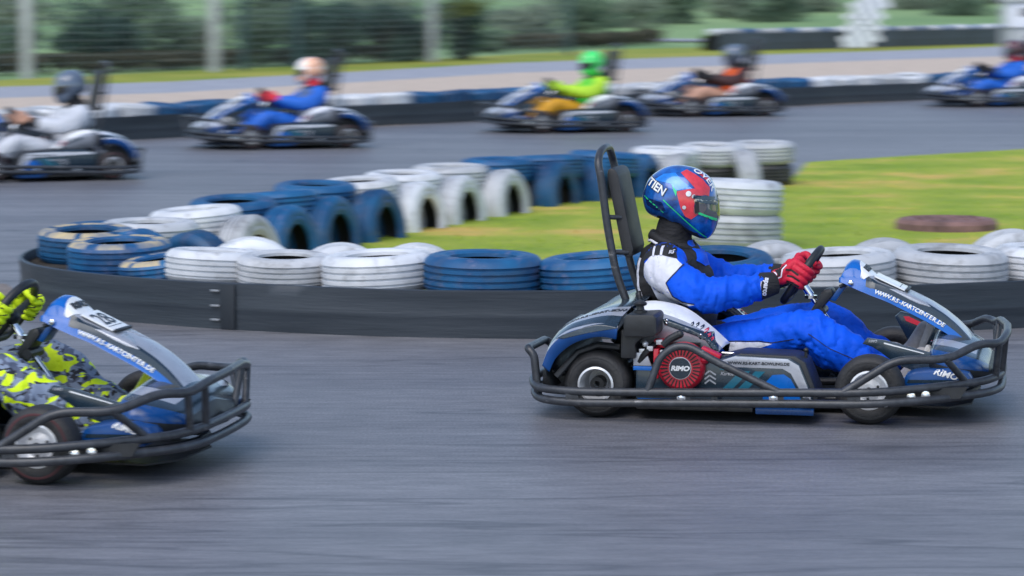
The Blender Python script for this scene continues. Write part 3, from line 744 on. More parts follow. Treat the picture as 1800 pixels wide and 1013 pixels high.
HC = Vector((-.300,0,.832))
OUT = [(-.461,.854),(-.450,.889),(-.433,.927),(-.403,.953),(-.367,.973),(-.325,.982),(-.282,.980),(-.240,.971),(-.205,.952),(-.173,.925),(-.158,.894),(-.149,.852),(-.145,.813),(-.143,.755),(-.150,.730),(-.165,.698),(-.196,.672),(-.224,.684),(-.295,.727),(-.370,.755),(-.402,.765),(-.445,.788),(-.455,.819)]
VIS = [(-.214,.842),(-.120,.826),(-.115,.768),(-.145,.770),(-.216,.802)]
def inpoly(P, x, z):
    c = False; j = len(P)-1
    for i in range(len(P)):
        if (P[i][1] > z) != (P[j][1] > z) and x < (P[j][0]-P[i][0])*(z-P[i][1])/(P[j][1]-P[i][1]+1e-12)+P[i][0]: c = not c
        j = i
    return c
def make_helmet():
    ang = sorted((math.atan2(z-HC.z, x-HC.x), math.hypot(x-HC.x, z-HC.z)) for x, z in OUT)
    A = [a-2*PI for a, _ in ang]+[a for a, _ in ang]+[a+2*PI for a, _ in ang]; Rr = [r for _, r in ang]*3
    def pt(th, ph, off=0):
        r = np.mean([interp(A, Rr, th+d) for d in (-.09,-.045,0,.045,.09)])
        cp = math.cos(ph); cc = math.copysign(abs(cp)**.82, cp)
        low = max(0, -(math.sin(th)))*.12
        return Vector((HC.x+math.cos(th)*(r+off)*cc, math.sin(ph)*(.126*(1-low*abs(cc))+off), HC.z+math.sin(th)*(r+off)*cc))
    NT, NP = 150, 90; rows = []
    for i in range(NP+1):
        ph = -PI/2+PI*i/NP; rows.append([pt(2*PI*k/NT-PI, ph) for k in range(NT)])
    m = MB(); V = [p for r in rows for p in r]; F, MI = [], []
    vf = []
    for i in range(NP):
        for k in range(NT):
            f = (i*NT+k, (i+1)*NT+k, (i+1)*NT+(k+1) % NT, i*NT+(k+1) % NT)
            c = (V[f[0]]+V[f[1]]+V[f[2]]+V[f[3]])*.25
            if inpoly(VIS, c.x, c.z): vf.append(f); continue
            # open underneath, where the neck goes in
            if c.z < .79-(c.x+.30)*.42-.02 and abs(c.y) < .075 and c.x < -.215 and math.sin(math.atan2(c.z-HC.z, c.x-HC.x)) < -.55: 
                F.append(f); MI.append(2); continue
            edge = (c.z < np.interp(c.x, [-.46,-.40,-.33,-.20,-.14], [.792,.770,.746,.690,.66]))
            F.append(f); MI.append(1 if edge else 0)
    m.add(V, F, MI); shell = m.mesh('shell', ['black']*3, 60)
    bm = bmesh.new(); bm.from_mesh(shell); bmesh.ops.delete(bm, geom=[v for v in bm.verts if not v.link_faces], context='VERTS'); bmesh.ops.remove_doubles(bm, verts=bm.verts, dist=.0002); bmesh.ops.recalc_face_normals(bm, faces=bm.faces); bm.to_mesh(shell); bm.free()
    # visor: the same curve a few millimetres proud, overlapping the opening
    v = MB(); rw = []
    BIG = [(-.224,.852),(-.10,.834),(-.10,.756),(-.145,.758),(-.226,.792)]
    idx = {}; VV, FF = [], []
    for i in range(NP):
        for k in range(NT):
            q = [(i, k), (i+1, k), (i+1, (k+1) % NT), (i, (k+1) % NT)]
            ps = [pt(2*PI*b/NT-PI, -PI/2+PI*a/NP, .004) for a, b in q]; c = sum(ps, Vector())/4
            if inpoly(BIG, c.x, c.z):
                f = []
                for key, p in zip(q, ps):
                    if key not in idx: idx[key] = len(VV); VV.append(p)
                    f.append(idx[key])
                FF.append(tuple(f))
    v.add(VV, FF); vis = v.mesh('visor', ['black'], 60, True)
    return shell, vis, pt

def visor_mat():
    m = bpy.data.materials.new('clear_visor'); m.use_nodes = True; nt = m.node_tree; nt.nodes.clear()
    o = nt.nodes.new('ShaderNodeOutputMaterial'); t = nt.nodes.new('ShaderNodeBsdfTransparent'); t.inputs[0].default_value = (.80,.82,.84,1)
    g = nt.nodes.new('ShaderNodeBsdfGlossy'); g.inputs['Roughness'].default_value = .06
    f = nt.nodes.new('ShaderNodeFresnel'); f.inputs[0].default_value = 1.5
    ad = nt.nodes.new('ShaderNodeMath'); ad.operation = 'ADD'; ad.inputs[1].default_value = .34; nt.links.new(f.outputs[0], ad.inputs[0])
    mx = nt.nodes.new('ShaderNodeMixShader'); nt.links.new(ad.outputs[0], mx.inputs[0]); nt.links.new(t.outputs[0], mx.inputs[1]); nt.links.new(g.outputs[0], mx.inputs[2])
    nt.links.new(mx.outputs[0], o.inputs[0]); return m
M['visor'] = visor_mat()
M['dvisor'] = mat('dark_visor', (.012,.014,.018), .10, coat=.6)
M['hblue'] = mat('helmet_blue', (.005,.035,.17), .16, .1, coat=.8, var=.75, vscale=17, col2=(.008,.15,.58))
M['hred'] = mat('helmet_red', (.62,.035,.05), .2, coat=.7, var=.25, vscale=18)
M['hgreen'] = mat('helmet_green', (.03,.62,.22), .3, coat=.4)

BODY = make_body(); HANDS = {s: make_hand(s) for s in (-1, 1)}; SHOES = {s: make_shoe(s) for s in (-1, 1)}
SHELL, VISOR, HPT = make_helmet()
def with_mats(me, mats):
    q = me.copy()
    n = len(mats)
    q.materials.clear()
    for m in mats: q.materials.append(M[m] if isinstance(m, str) else m)
    return q
def make_driver(style):
    b = bpy.data.objects.new('person', with_mats(BODY, style['body'])); COL.objects.link(b)
    def child(name, me, mats, par=b):
        # material_index is lost with materials.clear only when slots vanish; keep it
        idx = [p.material_index for p in me.polygons]
        q = with_mats(me, mats); q.polygons.foreach_set('material_index', [min(i, len(mats)-1) for i in idx])
        o = bpy.data.objects.new(name, q); COL.objects.link(o); o.parent = par; return o
    b.data.polygons.foreach_set('material_index', [p.material_index for p in BODY.polygons]); b.data.update()
    out = {'body': b}
    for s in (-1, 1):
        g = child('glove', HANDS[s][0], [style['glove']]); c = child('cuff', HANDS[s][1], [style['cuff']], g)
        sh = child('shoe', SHOES[s][0], [style['shoe']]); child('sole', SHOES[s][1], [style['sole']], sh)
        out['glove', s], out['cuff', s] = g, c
    cl = MB(); ring = []
    for k in range(36):
        a = 2*PI*k/36; ring.append((-.328+.092*math.cos(a), .100*math.sin(a), .662-.030*math.cos(a)+.012*noise.noise(Vector((math.cos(a)*2, math.sin(a)*2, 1)))))
    cl.tube(ring, .017, 10, closed=True); cl.tube([(x+.012*(x+.328)/.092, y*1.14, z-.017) for x, y, z in ring], .006, 8, 1, closed=True)
    co = cl.build('collar', [style.get('collar', 'neck'), style.get('piping', 'neck')], b, sharp=80); out['collar'] = co
    h = child('helmet', SHELL, [style['helmet'], style.get('trim', 'black'), 'neck']); v = child('visor', VISOR, [style['visor']], h)
    out['helmet'], out['visor'] = h, v
    tn = style.get('turn')
    if tn:
        rm = Matrix.Rotation(tn[0], 3, 'Z') @ Matrix.Rotation(tn[1], 3, 'Y'); pv = Vector((-.32,0,.74))
        h.rotation_euler = rm.to_euler(); h.location = pv-rm @ pv
    return out

def side(s):   # frame for shapes drawn in side view: (U, V, x-mirroring)
    return (XP, ZP, (lambda P: P)) if s < 0 else (-XP, ZP, (lambda P: [(-a, b) for a, b in P][::-1]))
def dress_main(d):
    b, h, v = d['body'], d['helmet'], d['visor']
    for s in (-1, 1):
        U, V, fx = side(s)
        D = lambda o, P, mm, off=.0014, y=.26, ml=.008, reach=.2: decal(o, poly2d(fx(P)), Vector((0, s*y, 0)), U, V, mm, off, ml, reach)
        S = lambda o, P, w, mm, off=.0025, y=.26, reach=.2: decal(o, stroke2d(fx(P), w), Vector((0, s*y, 0)), U, V, mm, off, .012, reach)
        wa = [(-.245,.596),(-.305,.523),(-.279,.468),(-.237,.446),(-.186,.436),(-.265,.421),(-.330,.420),(-.367,.437),(-.415,.520),(-.415,.580),(-.375,.632),(-.331,.642),(-.275,.622)]
        D(b, wa, 'swhite')
        D(b, [(-.430,.640),(-.371,.668),(-.310,.672),(-.283,.650),(-.266,.618),(-.335,.634),(-.375,.628),(-.408,.603),(-.424,.560),(-.430,.520),(-.444,.535),(-.440,.590)], 'sblack', .0022)
        S(b, [(-.365,.627),(-.368,.662)], .010, 'swhite', .0034); S(b, [(-.333,.632),(-.335,.664)], .010, 'swhite', .0034)
        S(b, [(-.455,.60),(-.462,.54),(-.455,.48),(-.44,.44)], .012, 'swhite', .0025)
        D(b, [(-.306,.634),(-.284,.630),(-.282,.654),(-.304,.657)], 'sblack', .0036)
        decal(b, text2d('RS', .018, 0, .0006), Vector((-.294, s*.26, .643)), U, V, 'swhite', .0045, .01)
        S(b, [(-.231,.607),(-.305,.523),(-.279,.468),(-.237,.446),(-.186,.440)], .004, 'sblack', .0026)
        S(b, [(-.408,.60),(-.418,.54),(-.405,.49),(-.375,.445)], .006, 'sblack', .0030)
        D(b, [(-.087,.277),(.065,.284),(.123,.279),(.043,.248),(-.003,.237),(-.073,.243)], 'swhite')
        S(b, [(-.08,.281),(.06,.288),(.123,.283),(.21,.300)], .004, 'sblack', .002)
        S(b, [(.27,.325),(.36,.268),(.47,.215)], .003, 'sblack', .002)
        # gloves: dark gussets between the fingers and a pale seam over the back of the hand
        g = d['glove', s]
        for k, (x, z) in enumerate(((.175,.566), (.180,.541), (.178,.518))):
            S(g, [(x-.012,z+.008), (x+.012,z+.004), (x+.040,z-.014)], .008, 'neck', .0016, .19, .1)
        S(g, [(.110,.568),(.128,.556),(.124,.535),(.146,.545),(.150,.575),(.166,.592)], .0045, 'swhite', .002, .19, .1)
        D(g, [(.118,.570),(.132,.556),(.130,.541),(.143,.550),(.146,.575),(.158,.590),(.130,.583)], 'neck', .0014, .19, reach=.1)
        D(g, [(.100,.540),(.112,.545),(.118,.525),(.105,.520)], 'swhite', .0018, .19, reach=.1)
        S(g, [(.090,.480),(.120,.490),(.150,.497)], .004, 'swhite', .0018, .19, .1)
        decal(d['cuff', s], text2d('sparco', .027, 0, .0012, 1.0), Vector((.091, s*.22, .507)), (-V-U*.12) if True else V, U, 'swhite', .002, .01, .1)
        S(d['cuff', s], [(.073,.530),(.071,.482)], .003, 'swhite', .002, .22, .1)
        # helmet graphics
        H = lambda P, mm, off=.0014: D(h, P, mm, off, .12, .010, .15)
        H([(-.299,.881),(-.243,.893),(-.205,.892),(-.176,.866),(-.218,.862),(-.227,.820),(-.211,.786),(-.239,.766),(-.263,.778),(-.281,.812)], 'hred')
        H([(-.289,.956),(-.250,.921),(-.221,.890),(-.204,.873),(-.172,.860),(-.170,.893),(-.200,.929),(-.236,.952),(-.268,.968)], 'hred')
        H([(-.228,.957),(-.204,.953),(-.175,.932),(-.161,.911),(-.186,.923)], 'hred', .0022)
        H([(-.319,.910),(-.297,.886),(-.301,.861),(-.312,.885)], 'hgreen', .002)
        S(h, [(-.354,.846),(-.270,.768),(-.181,.682)], .0045, 'hgreen', .0026, .12, .15)
        S(h, [(-.441,.858),(-.390,.821),(-.355,.792)], .0045, 'hgreen', .0026, .12, .15)
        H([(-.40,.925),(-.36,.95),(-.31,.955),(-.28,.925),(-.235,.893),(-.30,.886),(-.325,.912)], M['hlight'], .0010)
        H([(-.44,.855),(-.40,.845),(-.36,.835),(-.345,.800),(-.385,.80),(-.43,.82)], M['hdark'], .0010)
        for x, z, r_ in ((-.249,.872,.011), (-.228,.861,.008), (-.212,.834,.007), (-.266,.816,.008)):
            decal(h, disc2d(r_, 16), Vector((x, s*.12, z)), U, V, 'rim', .005, .01, .15)
        if s < 0:
            decal(h, text2d('TIEN', .050, 0, .0022, .92, 'RIGHT'), Vector((-.345, -.10, .872)), XP*.86-ZP*.52, ZP, 'black', .0022, .007, .15)
            decal(h, text2d('TIEN', .046, 0, .0012, .92, 'RIGHT'), Vector((-.347, -.10, .8735)), XP*.86-ZP*.52, ZP, 'white', .0036, .007, .15)
        D(v, [(-.226,.862),(-.13,.850),(-.10,.848),(-.10,.820),(-.137,.820),(-.213,.838)], 'hdark2', .0016, .10, .008, .15)
        S(h, [(-.229,.860),(-.18,.853),(-.147,.848)], .015, 'hdark2', .0064, .12, .15)
        D(v, [(-.216,.801),(-.133,.762),(-.10,.758),(-.10,.745),(-.135,.748),(-.214,.788)], 'hgreen', .0018, .10, .008, .15)
        D(v, [(-.228,.842),(-.208,.840),(-.205,.795),(-.222,.790)], 'black', .0014, .10, .008, .15)
    decal(h, text2d('OMNI', .034, 0, .0008, 1.1), Vector((-.205,0,.945)), YP*.99, Vector((-.7,0,.7)), 'white', .003, .008, .15) if False else None
    # a few white letters over the brow, curving away from view
    decal(h, text2d('OVER', .046, 0, .001, 1.0), Vector((-.196,-.040,.930)), Vector((.74,0,-.67)), YP, 'white', .003, .007, .15)
    decal(b, poly2d([(-.115,.50), (.115,.50), (.105,.635), (.06,.665), (-.06,.665), (-.105,.635)]), Vector((-.1,0,0)), YP, ZP, 'sblack', .0016, .012, .2)
    decal(b, poly2d([(-.115,.595), (-.035,.672), (.035,.672), (.115,.595), (.06,.570), (-.06,.570)]), Vector((-.1,0,0)), YP, ZP, 'sblue', .0028, .012, .2)
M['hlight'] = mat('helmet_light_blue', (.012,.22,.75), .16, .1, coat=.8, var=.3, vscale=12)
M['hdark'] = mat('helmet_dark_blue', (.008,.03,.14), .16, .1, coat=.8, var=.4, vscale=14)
M['hdark2'] = mat('tinted_strip', (.012,.045,.085), .1, coat=.6)
# ------------------------------------------------------------------ ground surfaces
def ground_mat(name, c1, c2, sc=1., c3=None, rough=.9, bump=.4, bs=60, stretch=(1,1,1), spec=.3):
    m = bpy.data.materials.new(name); m.use_nodes = True; nt = m.node_tree; b = nt.nodes['Principled BSDF']
    b.inputs['Roughness'].default_value = rough; b.inputs['Specular IOR Level'].default_value = spec
    tc = nt.nodes.new('ShaderNodeTexCoord'); mp = nt.nodes.new('ShaderNodeMapping'); mp.inputs['Scale'].default_value = stretch
    nt.links.new(tc.outputs['Object'], mp.inputs['Vector'])
    n = nt.nodes.new('ShaderNodeTexNoise'); n.inputs['Scale'].default_value = sc; n.inputs['Detail'].default_value = 7; n.inputs['Roughness'].default_value = .6
    nt.links.new(mp.outputs['Vector'], n.inputs['Vector'])
    r = nt.nodes.new('ShaderNodeValToRGB'); e = r.color_ramp.elements
    e[0].position = .36; e[1].position = .66; e[0].color = (*c1, 1); e[1].color = (*c2, 1)
    if c3: q = e.new(.54); q.color = (*c3, 1)
    nt.links.new(n.outputs['Fac'], r.inputs['Fac']); nt.links.new(r.outputs['Color'], b.inputs['Base Color'])
    n2 = nt.nodes.new('ShaderNodeTexNoise'); n2.inputs['Scale'].default_value = bs; n2.inputs['Detail'].default_value = 3
    nt.links.new(tc.outputs['Object'], n2.inputs['Vector'])
    bp = nt.nodes.new('ShaderNodeBump'); bp.inputs['Strength'].default_value = bump; bp.inputs['Distance'].default_value = .02
    nt.links.new(n2.outputs['Fac'], bp.inputs['Height']); nt.links.new(bp.outputs['Normal'], b.inputs['Normal'])
    return m
def asphalt_mat():
    m = bpy.data.materials.new('worn_asphalt'); m.use_nodes = True; nt = m.node_tree; b = nt.nodes['Principled BSDF']; L = nt.links.new
    N = nt.nodes.new; tc = N('ShaderNodeTexCoord')
    def noise_(scale, detail, st=(1,1,1), rot=0., loc=(0,0,0)):
        mp = N('ShaderNodeMapping'); mp.inputs['Scale'].default_value = st; mp.inputs['Rotation'].default_value = (0,0,rot); mp.inputs['Location'].default_value = loc
        n = N('ShaderNodeTexNoise'); n.inputs['Scale'].default_value = scale; n.inputs['Detail'].default_value = detail; n.inputs['Roughness'].default_value = .62
        L(tc.outputs['Object'], mp.inputs['Vector']); L(mp.outputs['Vector'], n.inputs['Vector']); return n.outputs['Fac']
    def ramp(f, p0, p1, c0, c1):
        r = N('ShaderNodeValToRGB'); e = r.color_ramp.elements; e[0].position, e[1].position = p0, p1
        e[0].color, e[1].color = (*c0, 1), (*c1, 1); L(f, r.inputs['Fac']); return r.outputs['Color']
    def mul(a, c):
        x = N('ShaderNodeMix'); x.data_type = 'RGBA'; x.blend_type = 'MULTIPLY'; x.inputs['Factor'].default_value = 1
        L(a, x.inputs['A']); L(c, x.inputs['B']); return x.outputs['Result']
    base = ramp(noise_(.9, 6, (.35,1.2,1), .12), .32, .7, (.160,.157,.168), (.198,.195,.208))
    fine = ramp(noise_(95, 3), .33, .68, (.62,.62,.63), (1.3,1.3,1.28))
    line = ramp(noise_(2.4, 5, (.10,1.6,1), .10, (3,1,0)), .40, .60, (.86,.86,.87), (1.03,1.03,1.03))
    mark = ramp(noise_(5.0, 3, (.035,2.2,1), .16, (7,4,0)), .34, .40, (.80,.80,.81), (1,1,1))
    grain = ramp(noise_(22, 4, (.22,1,1), .06, (5,5,0)), .30, .70, (.74,.74,.74), (1.20,1.20,1.20))
    seam_n = noise_(.9, 4, (.13,1.0,1), .09, (1,6,0)); sm = N('ShaderNodeValToRGB'); e = sm.color_ramp.elements
    e[0].position = .488; e[1].position = .512; e[0].color = e[1].color = (1,1,1,1); q = e.new(.5); q.color = (.62,.62,.63,1); L(seam_n, sm.inputs['Fac'])
    rub = ramp(noise_(.55, 5, (.10,.9,1), .13, (8,3,0)), .42, .60, (1.05,1.05,1.05), (.84,.84,.85))
    L(mul(mul(mul(mul(mul(mul(base, fine), line), mark), grain), sm.outputs['Color']), rub), b.inputs['Base Color'])
    mr = N('ShaderNodeMapRange'); mr.inputs['To Min'].default_value = .47; mr.inputs['To Max'].default_value = .54
    L(noise_(1.7, 5, (.3,1,1), .1, (2,9,0)), mr.inputs['Value']); L(mr.outputs['Result'], b.inputs['Roughness'])
    b.inputs['Specular IOR Level'].default_value = .6
    bp = N('ShaderNodeBump'); bp.inputs['Strength'].default_value = .18; bp.inputs['Distance'].default_value = .004
    L(noise_(150, 3), bp.inputs['Height']); L(bp.outputs['Normal'], b.inputs['Normal'])
    return m
M['asphalt'] = asphalt_mat()
M['lawn'] = ground_mat('lawn_soil', (.20,.29,.025), (.54,.38,.10), .75, (.31,.36,.042), bs=30, bump=.6)
M['field'] = ground_mat('field_grass', (.14,.25,.10), (.27,.38,.17), .06, bs=4)
M['verge'] = ground_mat('verge_grass', (.18,.25,.02), (.36,.33,.06), .35, bs=20)
M['gravel'] = ground_mat('gravel', (.48,.39,.31), (.60,.49,.40), 3., bs=25, bump=.8)
M['road'] = ground_mat('pale_road', (.30,.31,.35), (.36,.37,.41), 1.2, rough=.75)
M['soil'] = ground_mat('dark_soil', (.020,.017,.014), (.06,.05,.04), 6., bs=40, bump=.8)
M['dirt'] = ground_mat('pale_dirt', (.19,.165,.155), (.25,.22,.20), 5., bs=50)
M['linepaint'] = mat('worn_white_paint', (.55,.56,.58), .7, var=.4, vscale=6)
def sheet(name, poly, z, m, kind='structure'):
    mb = MB(); t = tessellate_polygon([[Vector((a, b, 0)) for a, b in poly]])
    mb.add([(a, b, z) for a, b in poly], [tuple(x) for x in t]); me = mb.mesh(name, m)
    bm = bmesh.new(); bm.from_mesh(me); bmesh.ops.recalc_face_normals(bm, faces=bm.faces)
    for f in bm.faces:
        if f.normal.z < 0: f.normal_flip()
    bm.to_mesh(me); bm.free()
    o = bpy.data.objects.new(name, me); COL.objects.link(o); return tag(o, kind=kind)
sheet('ground', [(-900,-60), (900,-60), (900,1500), (-900,1500)], -.03, 'field')
sheet('track', [(-40,-12), (60,-12), (60,104), (10.9,50.75), (6.5,46.4), (-.2,39.1), (-4.8,33.5), (-8,29.5), (-40,0)], 0, 'asphalt')
RN = [(-40,10), (-12,43), (-8.22,47.4), (-5.76,49.8), (-3.18,55.08), (0,62.03), (3.85,66.7), (10.05,74.6), (13.6,78.6), (40,110)]
RF = [(-44,14), (-13,48.5), (-9.21,53.1), (-6.49,56.1), (-3.61,62.5), (0,71.), (4.34,77.), (11.6,86.2), (16.2,93.5), (42,122)]
GF = [(-50,20), (-14,52), (-9.92,57.2), (-7.3,63.4), (-4.,69.3), (0,80.7), (3.42,88.8), (8.,92.), (16.,100.), (44,130)]
sheet('gravel_verge', [(-40,0), (-8,29.5), (-4.8,33.5), (-.2,39.1), (6.5,46.4), (10.9,50.75), (60,104), (62,110)]+RN[::-1], -.004, 'gravel')
sheet('service_road', RN+RF[::-1], -.008, 'road')
sheet('grass_verge', RF+GF[::-1], -.012, 'verge')
ISL = [(-2.35,16.6), (-2.1,15.6), (-1.4,15.0), (-.3,14.65), (.9,14.62), (2.0,14.85), (3.4,15.3), (5.2,16.1), (9,18.2), (32,30), (34,60), (5.9,32.15), (4.12,30.5), (2.95,29.4), (2.62,27.2), (2.35,26.1), (1.3,25.1), (.2,23.9), (-.8,22.0), (-1.55,20.0), (-2.1,18.)]
sheet('lawn', ISL, .006, 'lawn')
sheet('dirt_patch', [(-3.25,15.6), (-2.72,15.9), (-2.76,16.5), (-2.95,17.1), (-3.5,17.2), (-3.8,16.4)], .004, 'dirt')
# rolling land behind
def terrain():
    mb = MB(); rows = []
    for y in np.concatenate([np.linspace(100, 300, 24), np.linspace(330, 900, 12)]):
        row = []
        for x in np.linspace(-220, 260, 49):
            t = min(1, max(0, (y-104)/150)); h = 5.5*t*t*(3-2*t)+10*max(0, (y-250)/600)
            h += noise.noise(Vector((x*.02, y*.015, 3)))*1.4*t-.05
            row.append(Vector((x, y, h)))
        rows.append(row)
    tag(mb.grid(rows).build('hill', 'field', sharp=180), kind='structure')
terrain()

# ------------------------------------------------------------------ grass blades on the island (nobody could count them)
def blades():
    rnd = random.Random(3); mb = MB(); V, F = [], []
    def inside(x, y): return inpoly(ISL, x, y)
    n = 0
    while n < 16000:
        y = rnd.uniform(15, 32); x = rnd.uniform(-2, 7)
        if not inside(x, y) or (x-3.1)**2+(y-21)**2 < .16: continue
        h = rnd.uniform(.010, .030); a = rnd.uniform(0, 2*PI); w = .006
        dx, dy = math.cos(a)*w, math.sin(a)*w; lx, ly = rnd.gauss(0, .018), rnd.gauss(0, .018)
        o = len(V); V += [(x-dx, y-dy, .004), (x+dx, y+dy, .004), (x+lx, y+ly, h)]; F.append((o, o+1, o+2)); n += 1
    mb.v, mb.f, mb.m = V, F, [0]*len(F)
    M['blade'] = ground_mat('grass_blade', (.27,.40,.02), (.70,.50,.12), .75, (.42,.50,.05), bump=0)
    tag(mb.build('grass', 'blade', sharp=180), 'short patchy lawn of green and yellowing blades', 'grass', kind='stuff')
blades()

# ------------------------------------------------------------------ rubber belts
M['belt'] = mat('conveyor_rubber', (.014,.021,.030), .45, var=.4, col2=(.034,.043,.055), vscale=1.3, bump=.15, bscale=10, stretch=(.6,.6,8))
M['strap'] = mat('belt_strap', (.012,.017,.024), .5)
M['bolthead'] = mat('galvanised', (.30,.31,.33), .45, .6)
M['belt2'] = mat('pale_grey_rubber', (.055,.068,.088), .6, var=.3, vscale=1.)  # lighter grey rubber for the distant belt
def belt(path, h, name='rubber_barrier', th=.022, wob=.006, m='belt'):
    P = crom([(a, b, 0) for a, b in path], 8); mb = MB(); rows = []
    for i, p in enumerate(P):
        t = (P[min(i+1, len(P)-1)]-P[max(i-1, 0)]).normalized(); n = Vector((t.y, -t.x, 0))
        w = noise.noise(p*1.3)*wob*2; hh = h+noise.noise(p*.9+Vector((3,1,1)))*.008
        prof = [(0,.0), (.4*w,h*.2), (w,h*.4), (.003+w,h*.45), (w,h*.5), (.6*w,h*.75), (.002,hh-.004), (-.003,hh), (-th+.003,hh), (-th,hh-.004), (-th,0)]
        rows.append([Vector((p.x+n.x*a, p.y+n.y*a, z)) for a, z in prof])
    return mb.grid(rows).build(name, m, sharp=50), P
FB = [(2.3,27.0), (1.5,26.2), (.6,24.95), (-.1,24.0), (-.85,22.65), (-1.7,20.6), (-2.28,18.4), (-2.62,17.3), (-2.74,16.75), (-2.73,16.25), (-2.62,15.85), (-2.5,15.63), (-2.33,15.42), (-2.07,15.2), (-1.75,14.98), (-1.43,14.79), (-.85,14.55), (-.28,14.42), (.28,14.38), (.84,14.40), (1.41,14.49), (1.99,14.65), (2.6,14.86), (3.4,15.2), (4.4,15.7), (6.5,16.8)]
b1, P1 = belt(FB, .238)
tag(b1, 'long low black rubber belt wall in front of the nearest tyres', 'barrier')
def joints(ob, P, xs, h):
    for x in xs:
        i = min(range(len(P)), key=lambda k: abs(P[k].x-x)+(100 if P[k].y > 16.2 and h < .25 else 0))
        p = P[i]; t = (P[i+1]-P[i-1]).normalized(); n = Vector((t.y, -t.x, 0)); rot = Matrix.Rotation(math.atan2(t.y, t.x), 3, 'Z')
        j = MB().box(tuple(p+n*.011+Vector((0,0,h*.49))), (.085,.006,h*.96), 0, rot, .003).build('joint_strap', 'strap', ob)
        for z in (.2, .5, .82):
            MB().box((0,0,0), (.052,.010,.012), 0, rot, .004).build('bolt', 'bolthead', j, loc=p-t*.075+n*.009+Vector((0,0,h*z)))
joints(b1, P1, (-1.43,), .238)
FAR = [(-12,25), (-8,29.6), (-6.64,31.2), (-5.63,32.41), (-4.83,33.4), (-3.97,34.4), (-1.82,37.3), (-1.10,38.1), (-.23,39.1), (2.,41.6), (4.25,44.08), (5.23,45.2), (6.44,46.4), (10.74,50.7), (16,57)]
b2, P2 = belt(FAR, .27); tag(b2, 'black rubber belt wall along the far side of the track behind the distant karts', 'barrier')
BK = [(5.9,85.2), (8.3,87.2), (12.3,92.), (16.15,97.2), (20,103)]
b3, P3 = belt(BK, .50, th=.05, m='belt2'); tag(b3, 'grey rubber belt wall in the distance behind the chequered banner', 'barrier')
# soil that fills the gap between belt and buried tyres
def bank(path, w, z, side_):
    P = crom([(a, b, 0) for a, b in path], 6); rows = []
    for i, p in enumerate(P):
        t = (P[min(i+1, len(P)-1)]-P[max(i-1, 0)]).normalized(); n = Vector((t.y, -t.x, 0))*side_
        zz = z+noise.noise(p*3)*.012
        rows.append([p+n*.03+Vector((0,0,zz)), p+n*(w*.5)+Vector((0,0,zz)), p+n*(w*.93)+Vector((0,0,zz*.96)), p+n*w+Vector((0,0,zz*.5)), p+n*(w+.02)+Vector((0,0,-.01))])
    return MB().grid(rows, flip=side_ > 0).build('soil_bank', 'soil', sharp=60)
tag(bank(FB[2:], .60, .185, -1), kind='structure')
tag(bank(FAR, .66, .20, -1), kind='structure')
tag(bank(BK, .66, .43, -1), kind='structure')

